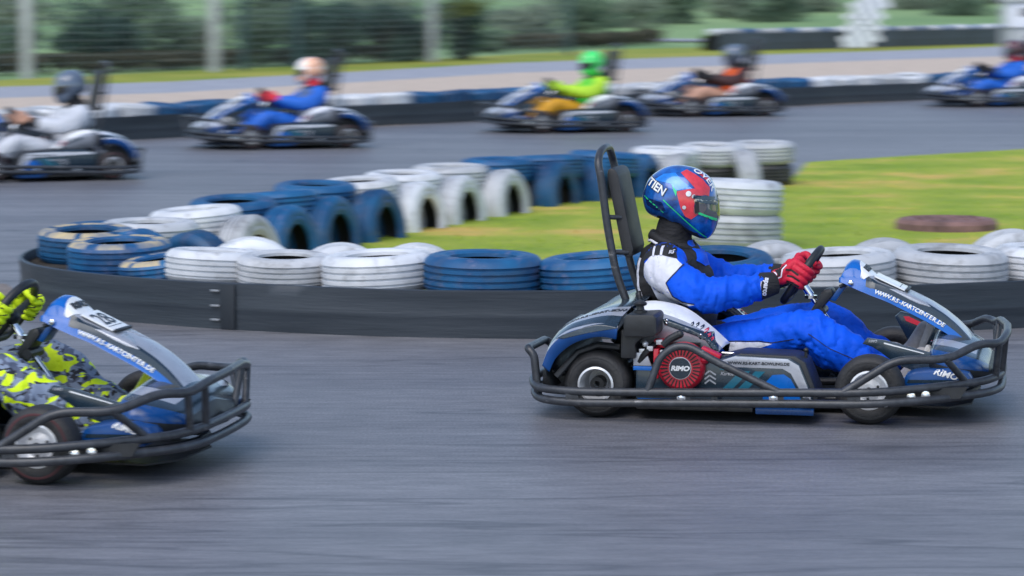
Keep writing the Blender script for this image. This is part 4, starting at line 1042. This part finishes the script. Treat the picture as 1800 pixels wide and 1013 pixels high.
# ------------------------------------------------------------------ tyres
def tyre_mat(name, c, c2, worn, wamt):
    m = bpy.data.materials.new(name); m.use_nodes = True; nt = m.node_tree; b = nt.nodes['Principled BSDF']; L = nt.links.new; N = nt.nodes.new
    tc = N('ShaderNodeTexCoord'); oi = N('ShaderNodeObjectInfo')
    vm = N('ShaderNodeVectorMath'); vm.operation = 'ADD'; sc = N('ShaderNodeMath'); sc.operation = 'MULTIPLY'; sc.inputs[1].default_value = 40
    L(oi.outputs['Random'], sc.inputs[0]); L(tc.outputs['Object'], vm.inputs[0]); L(sc.outputs[0], vm.inputs[1])
    n = N('ShaderNodeTexNoise'); n.inputs['Scale'].default_value = 5; n.inputs['Detail'].default_value = 6; L(vm.outputs[0], n.inputs['Vector'])
    r = N('ShaderNodeValToRGB'); e = r.color_ramp.elements; e[0].position = .35; e[1].position = .65; e[0].color = (*c, 1); e[1].color = (*c2, 1); L(n.outputs['Fac'], r.inputs['Fac'])
    n2 = N('ShaderNodeTexNoise'); n2.inputs['Scale'].default_value = 13; n2.inputs['Detail'].default_value = 8; n2.inputs['Roughness'].default_value = .7; L(vm.outputs[0], n2.inputs['Vector'])
    g = N('ShaderNodeMapRange'); g.inputs['From Min'].default_value = .54; g.inputs['From Max'].default_value = .66; g.inputs['To Max'].default_value = wamt; L(n2.outputs['Fac'], g.inputs['Value'])
    mx = N('ShaderNodeMix'); mx.data_type = 'RGBA'; L(g.outputs['Result'], mx.inputs['Factor']); L(r.outputs['Color'], mx.inputs['A']); mx.inputs['B'].default_value = (*worn, 1)
    n3 = N('ShaderNodeTexNoise'); n3.inputs['Scale'].default_value = 3.2; n3.inputs['Detail'].default_value = 9; n3.inputs['Roughness'].default_value = .72; n3.inputs['Distortion'].default_value = .8; L(vm.outputs[0], n3.inputs['Vector'])
    g3 = N('ShaderNodeMapRange'); g3.inputs['From Min'].default_value = .53; g3.inputs['From Max'].default_value = .72; g3.inputs['To Max'].default_value = .6; L(n3.outputs['Fac'], g3.inputs['Value'])
    m3 = N('ShaderNodeMix'); m3.data_type = 'RGBA'; L(g3.outputs['Result'], m3.inputs['Factor']); L(mx.outputs['Result'], m3.inputs['A']); m3.inputs['B'].default_value = (.10,.10,.10,1); mx = m3
    hs = N('ShaderNodeHueSaturation'); mr = N('ShaderNodeMapRange'); mr.inputs['To Min'].default_value = .72; mr.inputs['To Max'].default_value = 1.18
    L(oi.outputs['Random'], mr.inputs['Value']); L(mr.outputs['Result'], hs.inputs['Value']); L(mx.outputs['Result'], hs.inputs['Color'])
    L(hs.outputs['Color'], b.inputs['Base Color']); b.inputs['Roughness'].default_value = .55
    bp = N('ShaderNodeBump'); bp.inputs['Strength'].default_value = .3; bp.inputs['Distance'].default_value = .01; L(n2.outputs['Fac'], bp.inputs['Height']); L(bp.outputs['Normal'], b.inputs['Normal'])
    return m
M['tyblue'] = tyre_mat('blue_painted_rubber', (.003,.060,.17), (.006,.105,.25), (.15,.15,.24), .5)
M['tywhite'] = tyre_mat('white_painted_rubber', (.52,.54,.57), (.66,.67,.69), (.28,.28,.28), .6)
M['tygrey'] = tyre_mat('grey_painted_rubber', (.40,.42,.46), (.55,.57,.60), (.16,.16,.16), .6)
M['tyblack'] = tyre_mat('bare_rubber', (.020,.020,.021), (.035,.035,.036), (.09,.09,.09), .6)
M['tyyellow'] = tyre_mat('blue_rubber_worn_to_yellow', (.010,.085,.28), (.020,.12,.34), (.62,.46,.20), .95)
M['sand'] = mat('bare_yellowed_sidewall', (.05,.12,.24), .6, var=.4, col2=(.62,.48,.24), vscale=5)
M['inner'] = mat('tyre_inside', (.012,.012,.013), .8)
def tyre_mesh(c, r=.293, w=.19, hole=.168):
    h = w/2; out = [(hole+.012,-h*.90), (hole+.022,-h*.99), (hole+.045,-h*1.0), (hole+.050,-h*.96), (r-.055,-h*1.02), (r-.030,-h*.94), (r-.012,-h*.76)]
    tread = []
    for g in (-.50,-.17,.17,.50):
        tread += [(r-.003,h*(g-.075)), (r-.014,h*(g-.055)), (r-.014,h*(g+.055)), (r-.003,h*(g+.075))]
    out += tread+[(a, -b) for a, b in out[::-1]]
    ins = [(hole, h*.88), (hole-.002, h*.70), (hole+.030, h*.62), (r-.05, h*.5), (r-.04, 0), (r-.05,-h*.5), (hole+.030,-h*.62), (hole-.002,-h*.70), (hole,-h*.88)]
    n = len(out)
    mb = MB().lathe(out+ins, 'z', 44, mi=lambda i, j: 1 if n+1 <= i < n+6 else (2 if c == 'tyyellow' and n-7 <= i < n-2 and (j*7+5) % 44 < 34 else 0), closed=True)
    return mb.mesh('tyre', ['tyblue' if c == 'tyyellow' else c, 'inner', 'sand'], 40)
TM = {k: tyre_mesh(k) for k in ('tyblue', 'tywhite', 'tygrey', 'tyblack', 'tyyellow')}
TS = {'b': 'tyblue', 'w': 'tywhite', 'g': 'tygrey', 'k': 'tyblack', 'y': 'tyyellow'}
NAME = {'b': 'blue', 'w': 'white', 'g': 'grey white', 'k': 'black', 'y': 'blue'}
trnd = random.Random(11)
def tyre(c, x, y, z, label, group, stand=None, sc=1., lean=0., hs=1.):
    o = bpy.data.objects.new('tyre', TM[TS[c]]); COL.objects.link(o); o.scale = (sc, sc, sc*hs)
    if stand is None:
        o.location = (x, y, z+.095*sc*hs); o.rotation_euler = (trnd.gauss(0, .04)+lean, trnd.gauss(0, .04), trnd.uniform(0, 6))
    else:           # upright, half sunk in the ground; stand = direction of the axle
        o.location = (x, y, z); o.rotation_euler = (0, PI/2-.10, stand)
    return tag(o, label, 'tyre', group)
ORD = ['first', 'second', 'third', 'fourth', 'fifth', 'sixth', 'seventh', 'eighth', 'ninth', 'tenth', 'eleventh', 'twelfth', 'thirteenth', 'fourteenth', 'fifteenth', 'sixteenth', 'seventeenth', 'eighteenth', 'nineteenth', 'twentieth']
# nearest row, lying flat behind the belt
cnt = {}
for c, x, y, s in (('w',-1.55,15.32,.90), ('w',-1.17,15.13,.86), ('w',-.68,14.93,1.0), ('b',-.145,14.77,1.04), ('b',.43,14.74,1.03), ('b',1.03,14.80,1.02), ('w',1.66,14.94,1.02), ('w',2.25,15.08,1.03), ('w',2.80,15.30,1.), ('w',3.38,15.55,1.)):
    cnt[c] = cnt.get(c, 0)+1
    tyre(c, x, y, .186, '%s %s tyre from the left lying flat in the front row behind the nearest belt' % (ORD[cnt[c]-1], NAME[c]), 'tyres lying along the nearest belt', None, s, hs=1.0)
FBD = 1.15
k = 0
for c, x, y, s in (('w',-1.40,15.72,1.), ('w',-.90,15.42,.98), ('w',-.50,15.40,.98), ('w',1.38,15.50,1.), ('w',1.98,15.58,1.02), ('w',2.72,15.95,1.08)):
    tyre(c, x, y, .10, '%s white rounded tyre top from the left sticking up behind the front row' % ORD[k], 'half buried tyres behind the front row', PI/2+.15, s); k += 1
# around the nose of the island
for c, x, y, z, s, l in (('y',-2.40,16.62,.18,.97,'blue tyre with worn yellow rim farthest left in the nose of the tyre island'),
                         ('y',-2.13,15.93,.175,.97,'blue tyre with worn yellow rim at the middle front of the island nose'),
                         ('y',-1.84,15.52,.150,.82,'small blue tyre with faded yellow rim beside the first white tyre of the front row'),
                         ('b',-2.44,17.35,.185,.78,'small plain blue tyre at the very back of the island nose')):
    tyre(c, x, y, z, l, 'tyres around the island nose', None, s)
tyre('b', -1.75, 16.35, .10, 'dark blue rounded tyre top in the gap of the island nose', 'tyres around the island nose', .9, .95)
tyre('b', -2.08, 16.45, .10, 'dark blue rounded tyre top behind the yellow rimmed tyres', 'tyres around the island nose', .9, .95)
# far row of the island
cnt = {}
for c, x, y, s in (('w',-2.10,17.02,.99), ('w',-1.94,18.05,.98), ('b',-1.79,18.85,.98), ('b',-1.57,19.48,1.0), ('b',-1.36,20.35,1.0), ('w',-1.08,20.85,.98), ('w',-.80,21.6,1.0), ('w',-.47,22.42,1.02), ('b',-.12,23.4,1.0), ('b',.30,23.85,1.), ('b',.76,24.3,1.02)):
    cnt[c] = cnt.get(c, 0)+1
    tyre(c, x, y, .19, '%s %s tyre lying flat in the far row of the island counted from the nose' % (ORD[cnt[c]-1], NAME[c]), 'tyres lying along the far row of the island', None, s)
cnt = {}
for c, x, y in (('w',-1.60,17.85), ('b',-1.42,18.65), ('b',-1.20,19.50), ('b',-.92,20.15), ('w',-.66,21.0), ('w',-.38,21.7), ('w',-.05,22.45), ('b',.36,23.5), ('b',.74,24.1), ('b',1.10,24.6)):
    cnt[c] = cnt.get(c, 0)+1
    tyre(c, x, y, .06, '%s half buried %s tyre arch along the far edge of the lawn' % (ORD[cnt[c]-1], NAME[c]), 'half buried arch tyres along the lawn', -.42, 1.0)
for i, (x, y) in enumerate(((1.30,25.0), (1.73,25.6), (2.20,26.0))):
    w = ('left', 'middle', 'right')[i]
    tyre('k', x, y, 0, 'bare black tyre under the %s white tyre at the far row end' % w, 'black tyres under the end stacks', None, .98)
    tyre('w', x, y, .19, 'white tyre on top of the %s black tyre at the far row end' % w, 'white tyres on the end stacks', None, 1.)
tyre('w', 1.42, 24.75, .06, 'white half buried tyre leaning on the left end stack of the far row', 'half buried arch tyres along the lawn', -.42, 1.)
tyre('g', 2.02, 25.40, .06, 'narrow grey tyre seen edge on in front of the end stacks', 'half buried arch tyres along the lawn', .10, .98)
tyre('g', 1.50, 19.6, 0, 'lower grey white tyre of the pair stacked on the lawn behind the driver', 'pair of stacked tyres on the lawn', None, 1.06, hs=1.12)
tyre('g', 1.50, 19.6, .224, 'upper grey white tyre of the pair stacked on the lawn behind the driver', 'pair of stacked tyres on the lawn', None, 1.06, hs=1.12)
# far barrier
def row(P, off, step, z, colour, words, group, sc=1.):
    d = 0; last = P[0]; cnt = {}; nxt = .3
    for i in range(1, len(P)):
        a, b_ = P[i-1], P[i]; L_ = (b_-a).length
        while d+L_ >= nxt:
            t = (nxt-d)/L_; p = a.lerp(b_, t); tt = (b_-a).normalized(); n = Vector((-tt.y, tt.x, 0))
            q = p+n*off; px = 900+5180*q.x/q.y; c = colour(px)
            nxt += step
            if not -60 < px < 1860: continue
            cnt[c] = cnt.get(c, 0)+1; k_ = cnt[c]-1
            tyre(c, q.x, q.y, z, words % (ORD[k_] if k_ < 20 else 'last', NAME[c]), group, None, sc*trnd.uniform(.97, 1.04))
        d += L_
row(P2, .33, .585, .20, lambda px: 'w' if px < 250 else 'b' if px < 560 else 'w' if px < 732 else 'b' if px < 1010 else 'w' if px < 1180 else 'b' if px < 1412 else 'w' if px < 1622 else 'b', '%s %s tyre from the left on the far barrier beyond the track', 'tyres along the far track barrier')
ALT = [0]
def alt(px): ALT[0] += 1; return 'b' if ALT[0] % 3 == 0 else 'w'
row(P3, .34, .60, .42, alt, '%s %s tyre from the left on the distant grey barrier', 'tyres along the distant barrier')
# manhole
mh = MB().lathe([(.365,-.02), (.365,.05), (.345,.075), (.32,.080), (.315,.072), (.305,.072), (.30,.080), (0,.082)], 'z', 40)
for k in range(6):
    for j in range(-2, 3):
        mh.box((-.2+.08*k, .09*j, .084), (.045,.02,.006), 0, None, .002)
M['rust'] = mat('rusty_iron', (.19,.105,.095), .8, var=.5, vscale=7, bump=.4, bscale=40)
tag(mh.build('manhole_cover', 'rust', loc=(3.12,21.1,0)), 'round rust brown manhole cover raised above the lawn', 'manhole cover')

# ------------------------------------------------------------------ vegetation behind
def leaf_mat(name, c1, c2):
    m = mat(name, c1, .6, var=.3, vscale=1.6, col2=c2, spec=.25); b = m.node_tree.nodes['Principled BSDF']
    return m
M['leafd'] = leaf_mat('dark_leaves', (.016,.046,.040), (.055,.105,.07))
M['leafm'] = leaf_mat('green_leaves', (.06,.11,.07), (.13,.18,.11))  # paled leaves: distance haze is put into their colour
M['leafy'] = leaf_mat('yellow_green_leaves', (.07,.11,.03), (.19,.20,.06))
M['leafg'] = leaf_mat('grey_green_leaves', (.11,.16,.11), (.21,.25,.17))
M['leafb'] = leaf_mat('brown_hedge_leaves', (.035,.040,.025), (.085,.075,.045))
M['bark'] = mat('bark', (.07,.055,.042), .85, var=.4, vscale=9)
def bush(seed, w, h, dpt, m, leaf=.07, n=2600, name='bush', lumps=9, low=.12):
    rnd = random.Random(seed); V, F = [], []
    L = []
    for _ in range(lumps):
        a = rnd.uniform(0, 2*PI); r_ = rnd.uniform(.15, .75); zz = rnd.uniform(low, .78)
        L.append((math.cos(a)*r_*w*.42, math.sin(a)*r_*dpt*.42, zz*h, rnd.uniform(.18,.32)*w, rnd.uniform(.16,.28)*h))
    L.append((rnd.uniform(-.1,.1)*w, 0, h*.74, w*.26, h*.26))
    for i in range(n):
        x, y, z, rx, rz = rnd.choice(L); u = rnd.gauss(0,1), rnd.gauss(0,1), rnd.gauss(0,1); q = math.sqrt(sum(t*t for t in u)) or 1
        f = rnd.uniform(.55, 1.05)
        p = Vector((x+u[0]/q*rx*f, y+u[1]/q*rx*f*dpt/w, max(.02, z+u[2]/q*rz*f)))
        a = Vector((rnd.gauss(0,1), rnd.gauss(0,1), rnd.gauss(0,.7))).normalized(); b_ = a.orthogonal().normalized(); s = leaf*rnd.uniform(.6,1.3)
        o = len(V); V += [tuple(p-a*s), tuple(p+b_*s*.45), tuple(p+a*s), tuple(p-b_*s*.45)]; F.append((o,o+1,o+2,o+3))
    root = empty(name)
    mb = MB(); mb.add(V, F); mb.build('foliage', m, root, sharp=180)
    st = MB()
    for k in range(5):
        a = rnd.uniform(0, 2*PI); st.tube([(0,0,-.05), (math.cos(a)*w*.12, math.sin(a)*dpt*.12, h*.35), (math.cos(a)*w*.28, math.sin(a)*dpt*.25, h*.7)], [.035*h,.025*h,.010*h], 6)
    st.build('stem', 'bark', root)
    return root
def X(px, Y): return (px-900)/5180*Y
BU = [ # px, depth, width, height, material, label
 (20,64,1.5,1.0,'leafm','low mid green bush behind the first pale post'),
 (150,63.5,2.0,1.62,'leafd','dark rounded bush between the two thick pale posts'),
 (215,65,1.5,1.25,'leafd','dark low bush leaning on the rounded bush between the thick posts'),
 (290,66,1.7,1.35,'leafm','mid green bush just before the second thick post'),
 (345,68,1.4,1.15,'leafg','grey green bush beside the second thick post'),
 (450,68,1.7,1.35,'leafm','mid green bush just after the second thick post'),
 (530,69.5,1.7,1.55,'leafd','dark bush behind the helmet of the red collared driver'),
 (600,71,1.8,1.50,'leafd','dark bush right of the red collared driver'),
 (670,72,1.7,1.45,'leafd','dark bush halfway to the thin grey post'),
 (728,73,1.4,1.35,'leafd','narrow dark bush touching the thin grey post on its left'),
 (815,74.5,1.55,1.50,'leafd','dark bush just right of the thin grey post'),
 (860,84,2.0,.62,'leafm','low green shrub before the start of the brown hedge'),
 (20,92,4.0,2.2,'leafg','pale bush far behind the first pale post'),
 (230,95,4.0,2.3,'leafm','tall green bush far behind the dark rounded bush'),
 (480,98,4.2,2.2,'leafm','tall green bush far behind the two dark green fence posts'),
 (660,100,4.0,1.9,'leafg','tall pale bush far behind the row of dark bushes'),
 (930,108,3.6,1.7,'leafg','pale bush in the field beyond the brown hedge'),
 (1010,115,4.2,1.9,'leafm','green bush in the field behind the green helmeted driver'),
 (1110,122,3.6,1.6,'leafg','pale bush in the field left of the distant barrier'),
 (1190,126,3.4,1.9,'leafm','green bush in the field at the left end of the distant barrier'),
 (1290,132,4.0,1.5,'leafg','pale bush above the left part of the distant barrier'),
 (1360,128,3.4,1.9,'leafm','green bush above the middle of the distant barrier'),
 (1440,138,3.6,1.6,'leafg','pale bush just left of the chequered banner'),
 (1600,140,4.4,1.7,'leafg','pale bush just right of the chequered banner'),
 (1680,134,3.6,1.9,'leafm','green bush between the chequered banner and the white hut'),
 (1740,145,4.0,2.2,'leafg','pale bush behind the white hut'),
]
for i, (px, Y, w, h, m, l) in enumerate(BU):
    b_ = bush(100+i, w, h, w*.8, m, .055 if Y < 90 else .11, 3000 if Y < 90 else 1900, lumps=10)
    z = 0
    if Y > 104: t = (Y-104)/150; z = 5.5*t*t*(3-2*t)-.25
    b_.location = (X(px, Y), Y, z); tag(b_, l, 'bush', 'bushes behind the track')
yt = bush(77, 1.5, .55, 1.0, 'leafy', .05, 900, 'bush'); yt.location = (X(812,73.6), 73.6, 1.02)
bpy.data.objects.remove(yt.children[1]); yt.children[0].name = 'foliage'
tag(yt, 'yellow green creeper tuft spread over the dark bush by the thin post', 'creeper')
hd = MB()
def hedge(path, h, w, m, label, seed):
    rnd = random.Random(seed); P = crom([(a, b, 0) for a, b in path], 10); V, F = [], []
    for _ in range(6000):
        i = rnd.randrange(len(P)-1); p = P[i].lerp(P[i+1], rnd.random()); hh = h*(1+.25*noise.noise(p*.9))
        q = p+Vector((rnd.gauss(0,w*.35), rnd.gauss(0,w*.35), rnd.random()**.6*hh))
        a = Vector((rnd.gauss(0,1), rnd.gauss(0,1), rnd.gauss(0,.7))).normalized(); b_ = a.orthogonal().normalized(); s = .07*rnd.uniform(.6,1.3)
        o = len(V); V += [tuple(q-a*s), tuple(q+b_*s*.5), tuple(q+a*s), tuple(q-b_*s*.5)]; F.append((o,o+1,o+2,o+3))
    mb = MB(); mb.add(V, F); tag(mb.build('hedge', m, sharp=180), label, 'hedge')
hedge([(X(850,86),86), (X(960,88),88), (X(1060,92),92), (X(1150,97),97)], .42, .5, 'leafb', 'low brown hedge along the verge right of the thin grey post', 5)
hedge([(X(-40,60.5),60.5), (X(250,64),64), (X(500,69.5),69.5), (X(740,74.5),74.5)], .38, .5, 'leafb', 'low dark hedge at the foot of the fence', 6)
sheet('field_path', [(X(840,104),104), (X(1270,100),100), (X(1270,104),104), (X(840,112),112)], .02, 'road')
# fence: thick pale posts, thin ones and wires
M['conc'] = mat('pale_concrete', (.40,.42,.42), .8, var=.15, vscale=4, bump=.2)
M['gpost'] = mat('green_painted_steel', (.030,.075,.080), .5)
M['wire'] = mat('galvanised_wire', (.22,.25,.26), .5, .5)
fe = empty('mesh_fence', (X(378,63),63,0))
o0 = Vector(fe.location)
line = [(-120,57.0), (50,58.5), (378,63), (430,64.3), (525,66.6), (760,72.2), (1000,80)]
W = [Vector((X(a, b), b, 0)) for a, b in line]
for (a, b), p in zip(line, W):
    thick = a in (50, 378)
    m = MB()
    if thick: m.box((p.x-o0.x, p.y-o0.y, 1.9), (.22,.22,3.9), 0, None, .03)
    else: m.tube([(p.x-o0.x, p.y-o0.y, -.1), (p.x-o0.x, p.y-o0.y, 3.8)], .10 if a == 760 else .07, 10)
    m.build('post', 'conc' if thick or a == 760 else 'gpost', fe)
wm = MB()
for k in range(24):
    z = .12+k*.15
    for p, q in zip(W[:-1], W[1:]):
        wm.tube([(p.x-o0.x, p.y-o0.y-.02, z), ((p.x+q.x)/2-o0.x, (p.y+q.y)/2-o0.y-.02, z-.012), (q.x-o0.x, q.y-o0.y-.02, z)], .006, 4)
for p, q in zip(W[:-1], W[1:]):
    n_ = int((q-p).length/.20)
    for k in range(n_):
        r_ = p.lerp(q, (k+.5)/n_); wm.tube([(r_.x-o0.x, r_.y-o0.y-.02, .05), (r_.x-o0.x, r_.y-o0.y-.02, 3.6)], .004, 4)
wm.build('wire_mesh', 'wire', fe)
tag(fe, 'tall wire mesh fence with thick pale posts before the bushes', 'fence')
# chequered banner
cb = empty('chequered_banner', (10.15,87.0,0)); tilt = rad(17)
M['chw'] = mat('banner_white', (.72,.74,.78), .7, var=.06); M['chg'] = mat('banner_grey', (.36,.40,.46), .7)
mb = MB(); q = .165; rnd = random.Random(4)
for r_ in range(15):
    for c in range(-3, 4):
        if abs(c) == 3 and (r_+c) % 2: continue
        x = c*q+.06*math.sin(r_*.9); z = .06+r_*q
        wv = .03*math.sin(r_*.8+c*.5)
        mb.box((x+z*math.tan(tilt), wv, z+q/2), (q*.995,.02,q*.995), (r_+c) % 2)
mb.build('cloth', ['chw', 'chg'], cb)
MB().tube([(-.40,.06,-.1), (-.40+2.7*math.tan(tilt),.06,2.7)], .03, 10).build('pole', 'conc', cb)
tag(cb, 'leaning white and grey chequered banner before the distant barrier', 'banner')
hu = empty('marshal_hut', (X(1800,92),92,0))
m = MB(); m.box((0,0,.28), (.10,.9,.56), 0); 
MB().box((0,0,.30), (1.15,1.0,.60), 0, None, .02).build('base', 'conc', hu)
w_ = MB().box((0,0,.98), (1.35,1.15,.78), 0, None, .02).build('wall', 'chw', hu)
MB().box((.05,-.58,1.06), (.62,.03,.26), 0, None, .005).build('window', 'dvisor', hu)
MB().box((0,0,1.43), (1.6,1.4,.10), 0, None, .02).build('roof', 'conc', hu)
for s in (-1, 1): MB().tube([(s*.82,-.65,-.1), (s*.82,-.65,1.40)], .05, 8).build('post', 'conc', hu)
tag(hu, 'small white marshal hut with grey posts at the end of the distant barrier', 'hut')
# ------------------------------------------------------------------ karts and drivers in place
KG, PG = 'go-karts racing round the track', 'drivers seated in the go-karts'
def person_at(style, loc, rz, label):
    d = make_driver(style); b = d['body']; b.location = loc; b.rotation_euler = (0,0,rz)
    tag(b, label, 'person', PG); return d
K0 = make_kart()
spots = [((-2.03,10.74,0), -.25, 'go-kart numbered 28 at the left edge carrying the driver in camouflage'),
         ((-4.33,27.0,0), PI+.38, 'distant go-kart nearest the left edge carrying the driver in white'),
         ((-2.50,32.45,0), PI+.38, 'distant go-kart carrying the driver with the red collar and pale helmet'),
         ((.70,36.15,0), PI+.34, 'distant go-kart carrying the driver in neon green'),
         ((2.80,40.75,0), PI+.30, 'distant go-kart carrying the driver with bare legs and orange bib'),
         ((7.22,44.15,0), PI+.30, 'distant go-kart cut off by the right edge of the view')]
karts = []
for loc, rz, l in spots:
    k = copy_tree(K0); k.location = loc; k.rotation_euler = (0,0,rz); tag(k, l, 'go-kart', KG); karts.append(k)
K0.location = (.995,12.154,0); K0.rotation_euler = (0,0,-.2195)
tag(K0, 'sharp close go-kart with red engine cover driven by the driver in blue', 'go-kart', KG)
for t_ in [c for c in K0.children_recursive if c.name.startswith('tyre')]:
    t_.data = t_.data.copy(); t_.data.materials[1] = M['rubber']
M['silver_sky_sheen'] = mat('silver_painted_sky_sheen', (.62,.64,.70), .3, .1, coat=.2, var=.1, vscale=5)  # lighter copy of the silver; sky reflection painted into the far karts' colour
far_mesh = {}
for k in karts[1:]:
    for c in k.children_recursive:
        n_ = c.name.split('.')[0]
        if n_ in ('front_fairing', 'nose', 'side_pod', 'rear_bodywork'):
            if c.data.name not in far_mesh:
                q = c.data.copy()
                for i, m_ in enumerate(q.materials):
                    if m_.name == M['silver'].name or (n_ == 'nose' and m_.name == M['gun'].name) or (n_ == 'side_pod' and m_.name == M['gun'].name and c.name.endswith('001')): q.materials[i] = M['silver_sky_sheen']
                far_mesh[c.data.name] = q
            c.data = far_mesh[c.data.name]
# number 28 on the nearest left kart
def find(o, n):
    for c in o.children_recursive:
        if c.name.split('.')[0] == n: return c
pl = find(karts[0], 'number_plate'); pl.data = pl.data.copy()
rot = Matrix.Rotation(rad(24), 3, 'Y')
decal(pl, text2d('28', .110, 0, .0015, 1.05), Vector((.572,0,.52)), YP, rot @ Vector((-1,0,0)), 'ink', .0016, .02)

main = person_at(dict(body=['sblue','sblack','sblue','neck','skin'], glove='gred', cuff='neck', shoe='shoe', sole='sole', helmet='hblue', visor='visor', collar='sblack', piping='swhite'),
                 K0.location, K0.rotation_euler.z, 'driver in a blue and white race suit with blue and red helmet and red gloves')
dress_main(main)
person_at(dict(body=['camo','camo','camo','neck','skin'], glove='gneon', cuff='neck', shoe='neon', sole='neon', helmet='dvisor', visor='dvisor'),
          spots[0][0], spots[0][1], 'driver in grey and yellow camouflage with yellow gloves cut off by the left edge')
def plain(n, c): M[n] = mat(n.replace('_', ' ')+' cloth', c, .65, var=.1, vscale=6, bump=.3, bscale=40); return n
plain('suit_grey_white', (.55,.57,.62)); plain('suit_royal', (.008,.12,.55)); plain('suit_neon_green', (.06,.62,.05)); plain('suit_lime', (.42,.68,.03))
plain('suit_amber', (.62,.30,.01)); plain('bib_orange', (1.0,.13,.01)); plain('chest_slate', (.10,.14,.22)); plain('collar_red', (.75,.03,.05)); plain('suit_maroon', (.05,.015,.015))
def gloss(n, c): M[n] = mat(n.replace('_', ' '), c, .2, coat=.7, var=.15, vscale=9); return n
gloss('helmet_slate', (.10,.13,.18)); gloss('helmet_pale', (.80,.42,.26)); scuff(M['helmet_pale'], (.85,.83,.80), 5, .47, .50, 1); gloss('helmet_lime', (.06,.70,.14)); gloss('helmet_dark', (.10,.03,.04))
person_at(dict(body=['suit_grey_white']*3+['neck','skin'], glove='skin', cuff='neck', shoe='sole', sole='sole', helmet='helmet_slate', trim='black', visor='dvisor', turn=(.1,.05)),
          spots[1][0], spots[1][1], 'distant driver in a white suit with slate and black helmet')
p2 = person_at(dict(body=['suit_royal','chest_slate','suit_royal','collar_red','skin'], glove='collar_red', cuff='suit_royal', shoe='sole', sole='sole', helmet='helmet_pale', trim='bib_orange', visor='dvisor', turn=(-.25,.0)),
          spots[2][0], spots[2][1], 'distant driver in royal blue with red collar and pale orange helmet')
p3 = person_at(dict(body=['suit_lime','suit_neon_green','suit_amber','suit_neon_green','skin'], glove='suit_lime', cuff='suit_lime', shoe='black', sole='black', helmet='helmet_lime', trim='suit_amber', visor='dvisor', turn=(.3,.08)),
          spots[3][0], spots[3][1], 'distant driver in neon green top and amber trousers with green helmet')
person_at(dict(body=['suit_maroon','bib_orange','skin','neck','skin'], glove='neck', cuff='neck', shoe='sole', sole='sole', helmet='helmet_slate', visor='dvisor', turn=(-.1,.12)),
          spots[4][0], spots[4][1], 'distant driver with bare legs in an orange bib over a dark top')
person_at(dict(body=['suit_royal','suit_royal','suit_royal','collar_red','skin'], glove='neck', cuff='neck', shoe='sole', sole='sole', helmet='helmet_dark', visor='dvisor', turn=(.2,-.05)),
          spots[5][0], spots[5][1], 'distant driver in blue with dark red helmet at the right edge')

# ------------------------------------------------------------------ light, sky, camera
SUN_EL, SUN_AZ = rad(52), rad(205)       # azimuth measured clockwise from +Y (north) as the sky does
w = bpy.data.worlds.new('World'); SC.world = w; w.use_nodes = True; nt = w.node_tree
bg = nt.nodes['Background']; sky = nt.nodes.new('ShaderNodeTexSky'); sky.sky_type = 'NISHITA'; sky.sun_disc = False
sky.sun_elevation = SUN_EL; sky.sun_rotation = SUN_AZ; sky.air_density = 1.0; sky.dust_density = 1.2; sky.ozone_density = 1.5
nt.links.new(sky.outputs['Color'], bg.inputs['Color']); bg.inputs['Strength'].default_value = .14
ld = bpy.data.lights.new('sun', 'SUN'); ld.energy = 1.3; ld.angle = rad(50); ld.color = (1, .97, .92)
lo = bpy.data.objects.new('sun', ld); COL.objects.link(lo)
d = Vector((math.sin(SUN_AZ)*math.cos(SUN_EL), math.cos(SUN_AZ)*math.cos(SUN_EL), math.sin(SUN_EL)))
lo.rotation_euler = d.to_track_quat('Z', 'Y').to_euler(); lo.location = (0,-5,20)
cd = bpy.data.cameras.new('camera'); cam = bpy.data.objects.new('camera', cd); COL.objects.link(cam); SC.camera = cam
cd.sensor_width = 36; cd.lens = 36*5180/1800; cd.clip_start = .1; cd.clip_end = 4000
cam.location = (0,0,1.70); cam.rotation_euler = (PI/2-math.atan(521.5/5180), 0, 0)
cd.dof.use_dof = True; cd.dof.focus_distance = 12.1; cd.dof.aperture_fstop = 6.3; cd.dof.aperture_ratio = 0.17
SC.view_settings.view_transform = 'Standard'; SC.view_settings.look = 'None'; SC.view_settings.exposure = .62; SC.view_settings.gamma = 1
SC.view_settings.use_curve_mapping = False
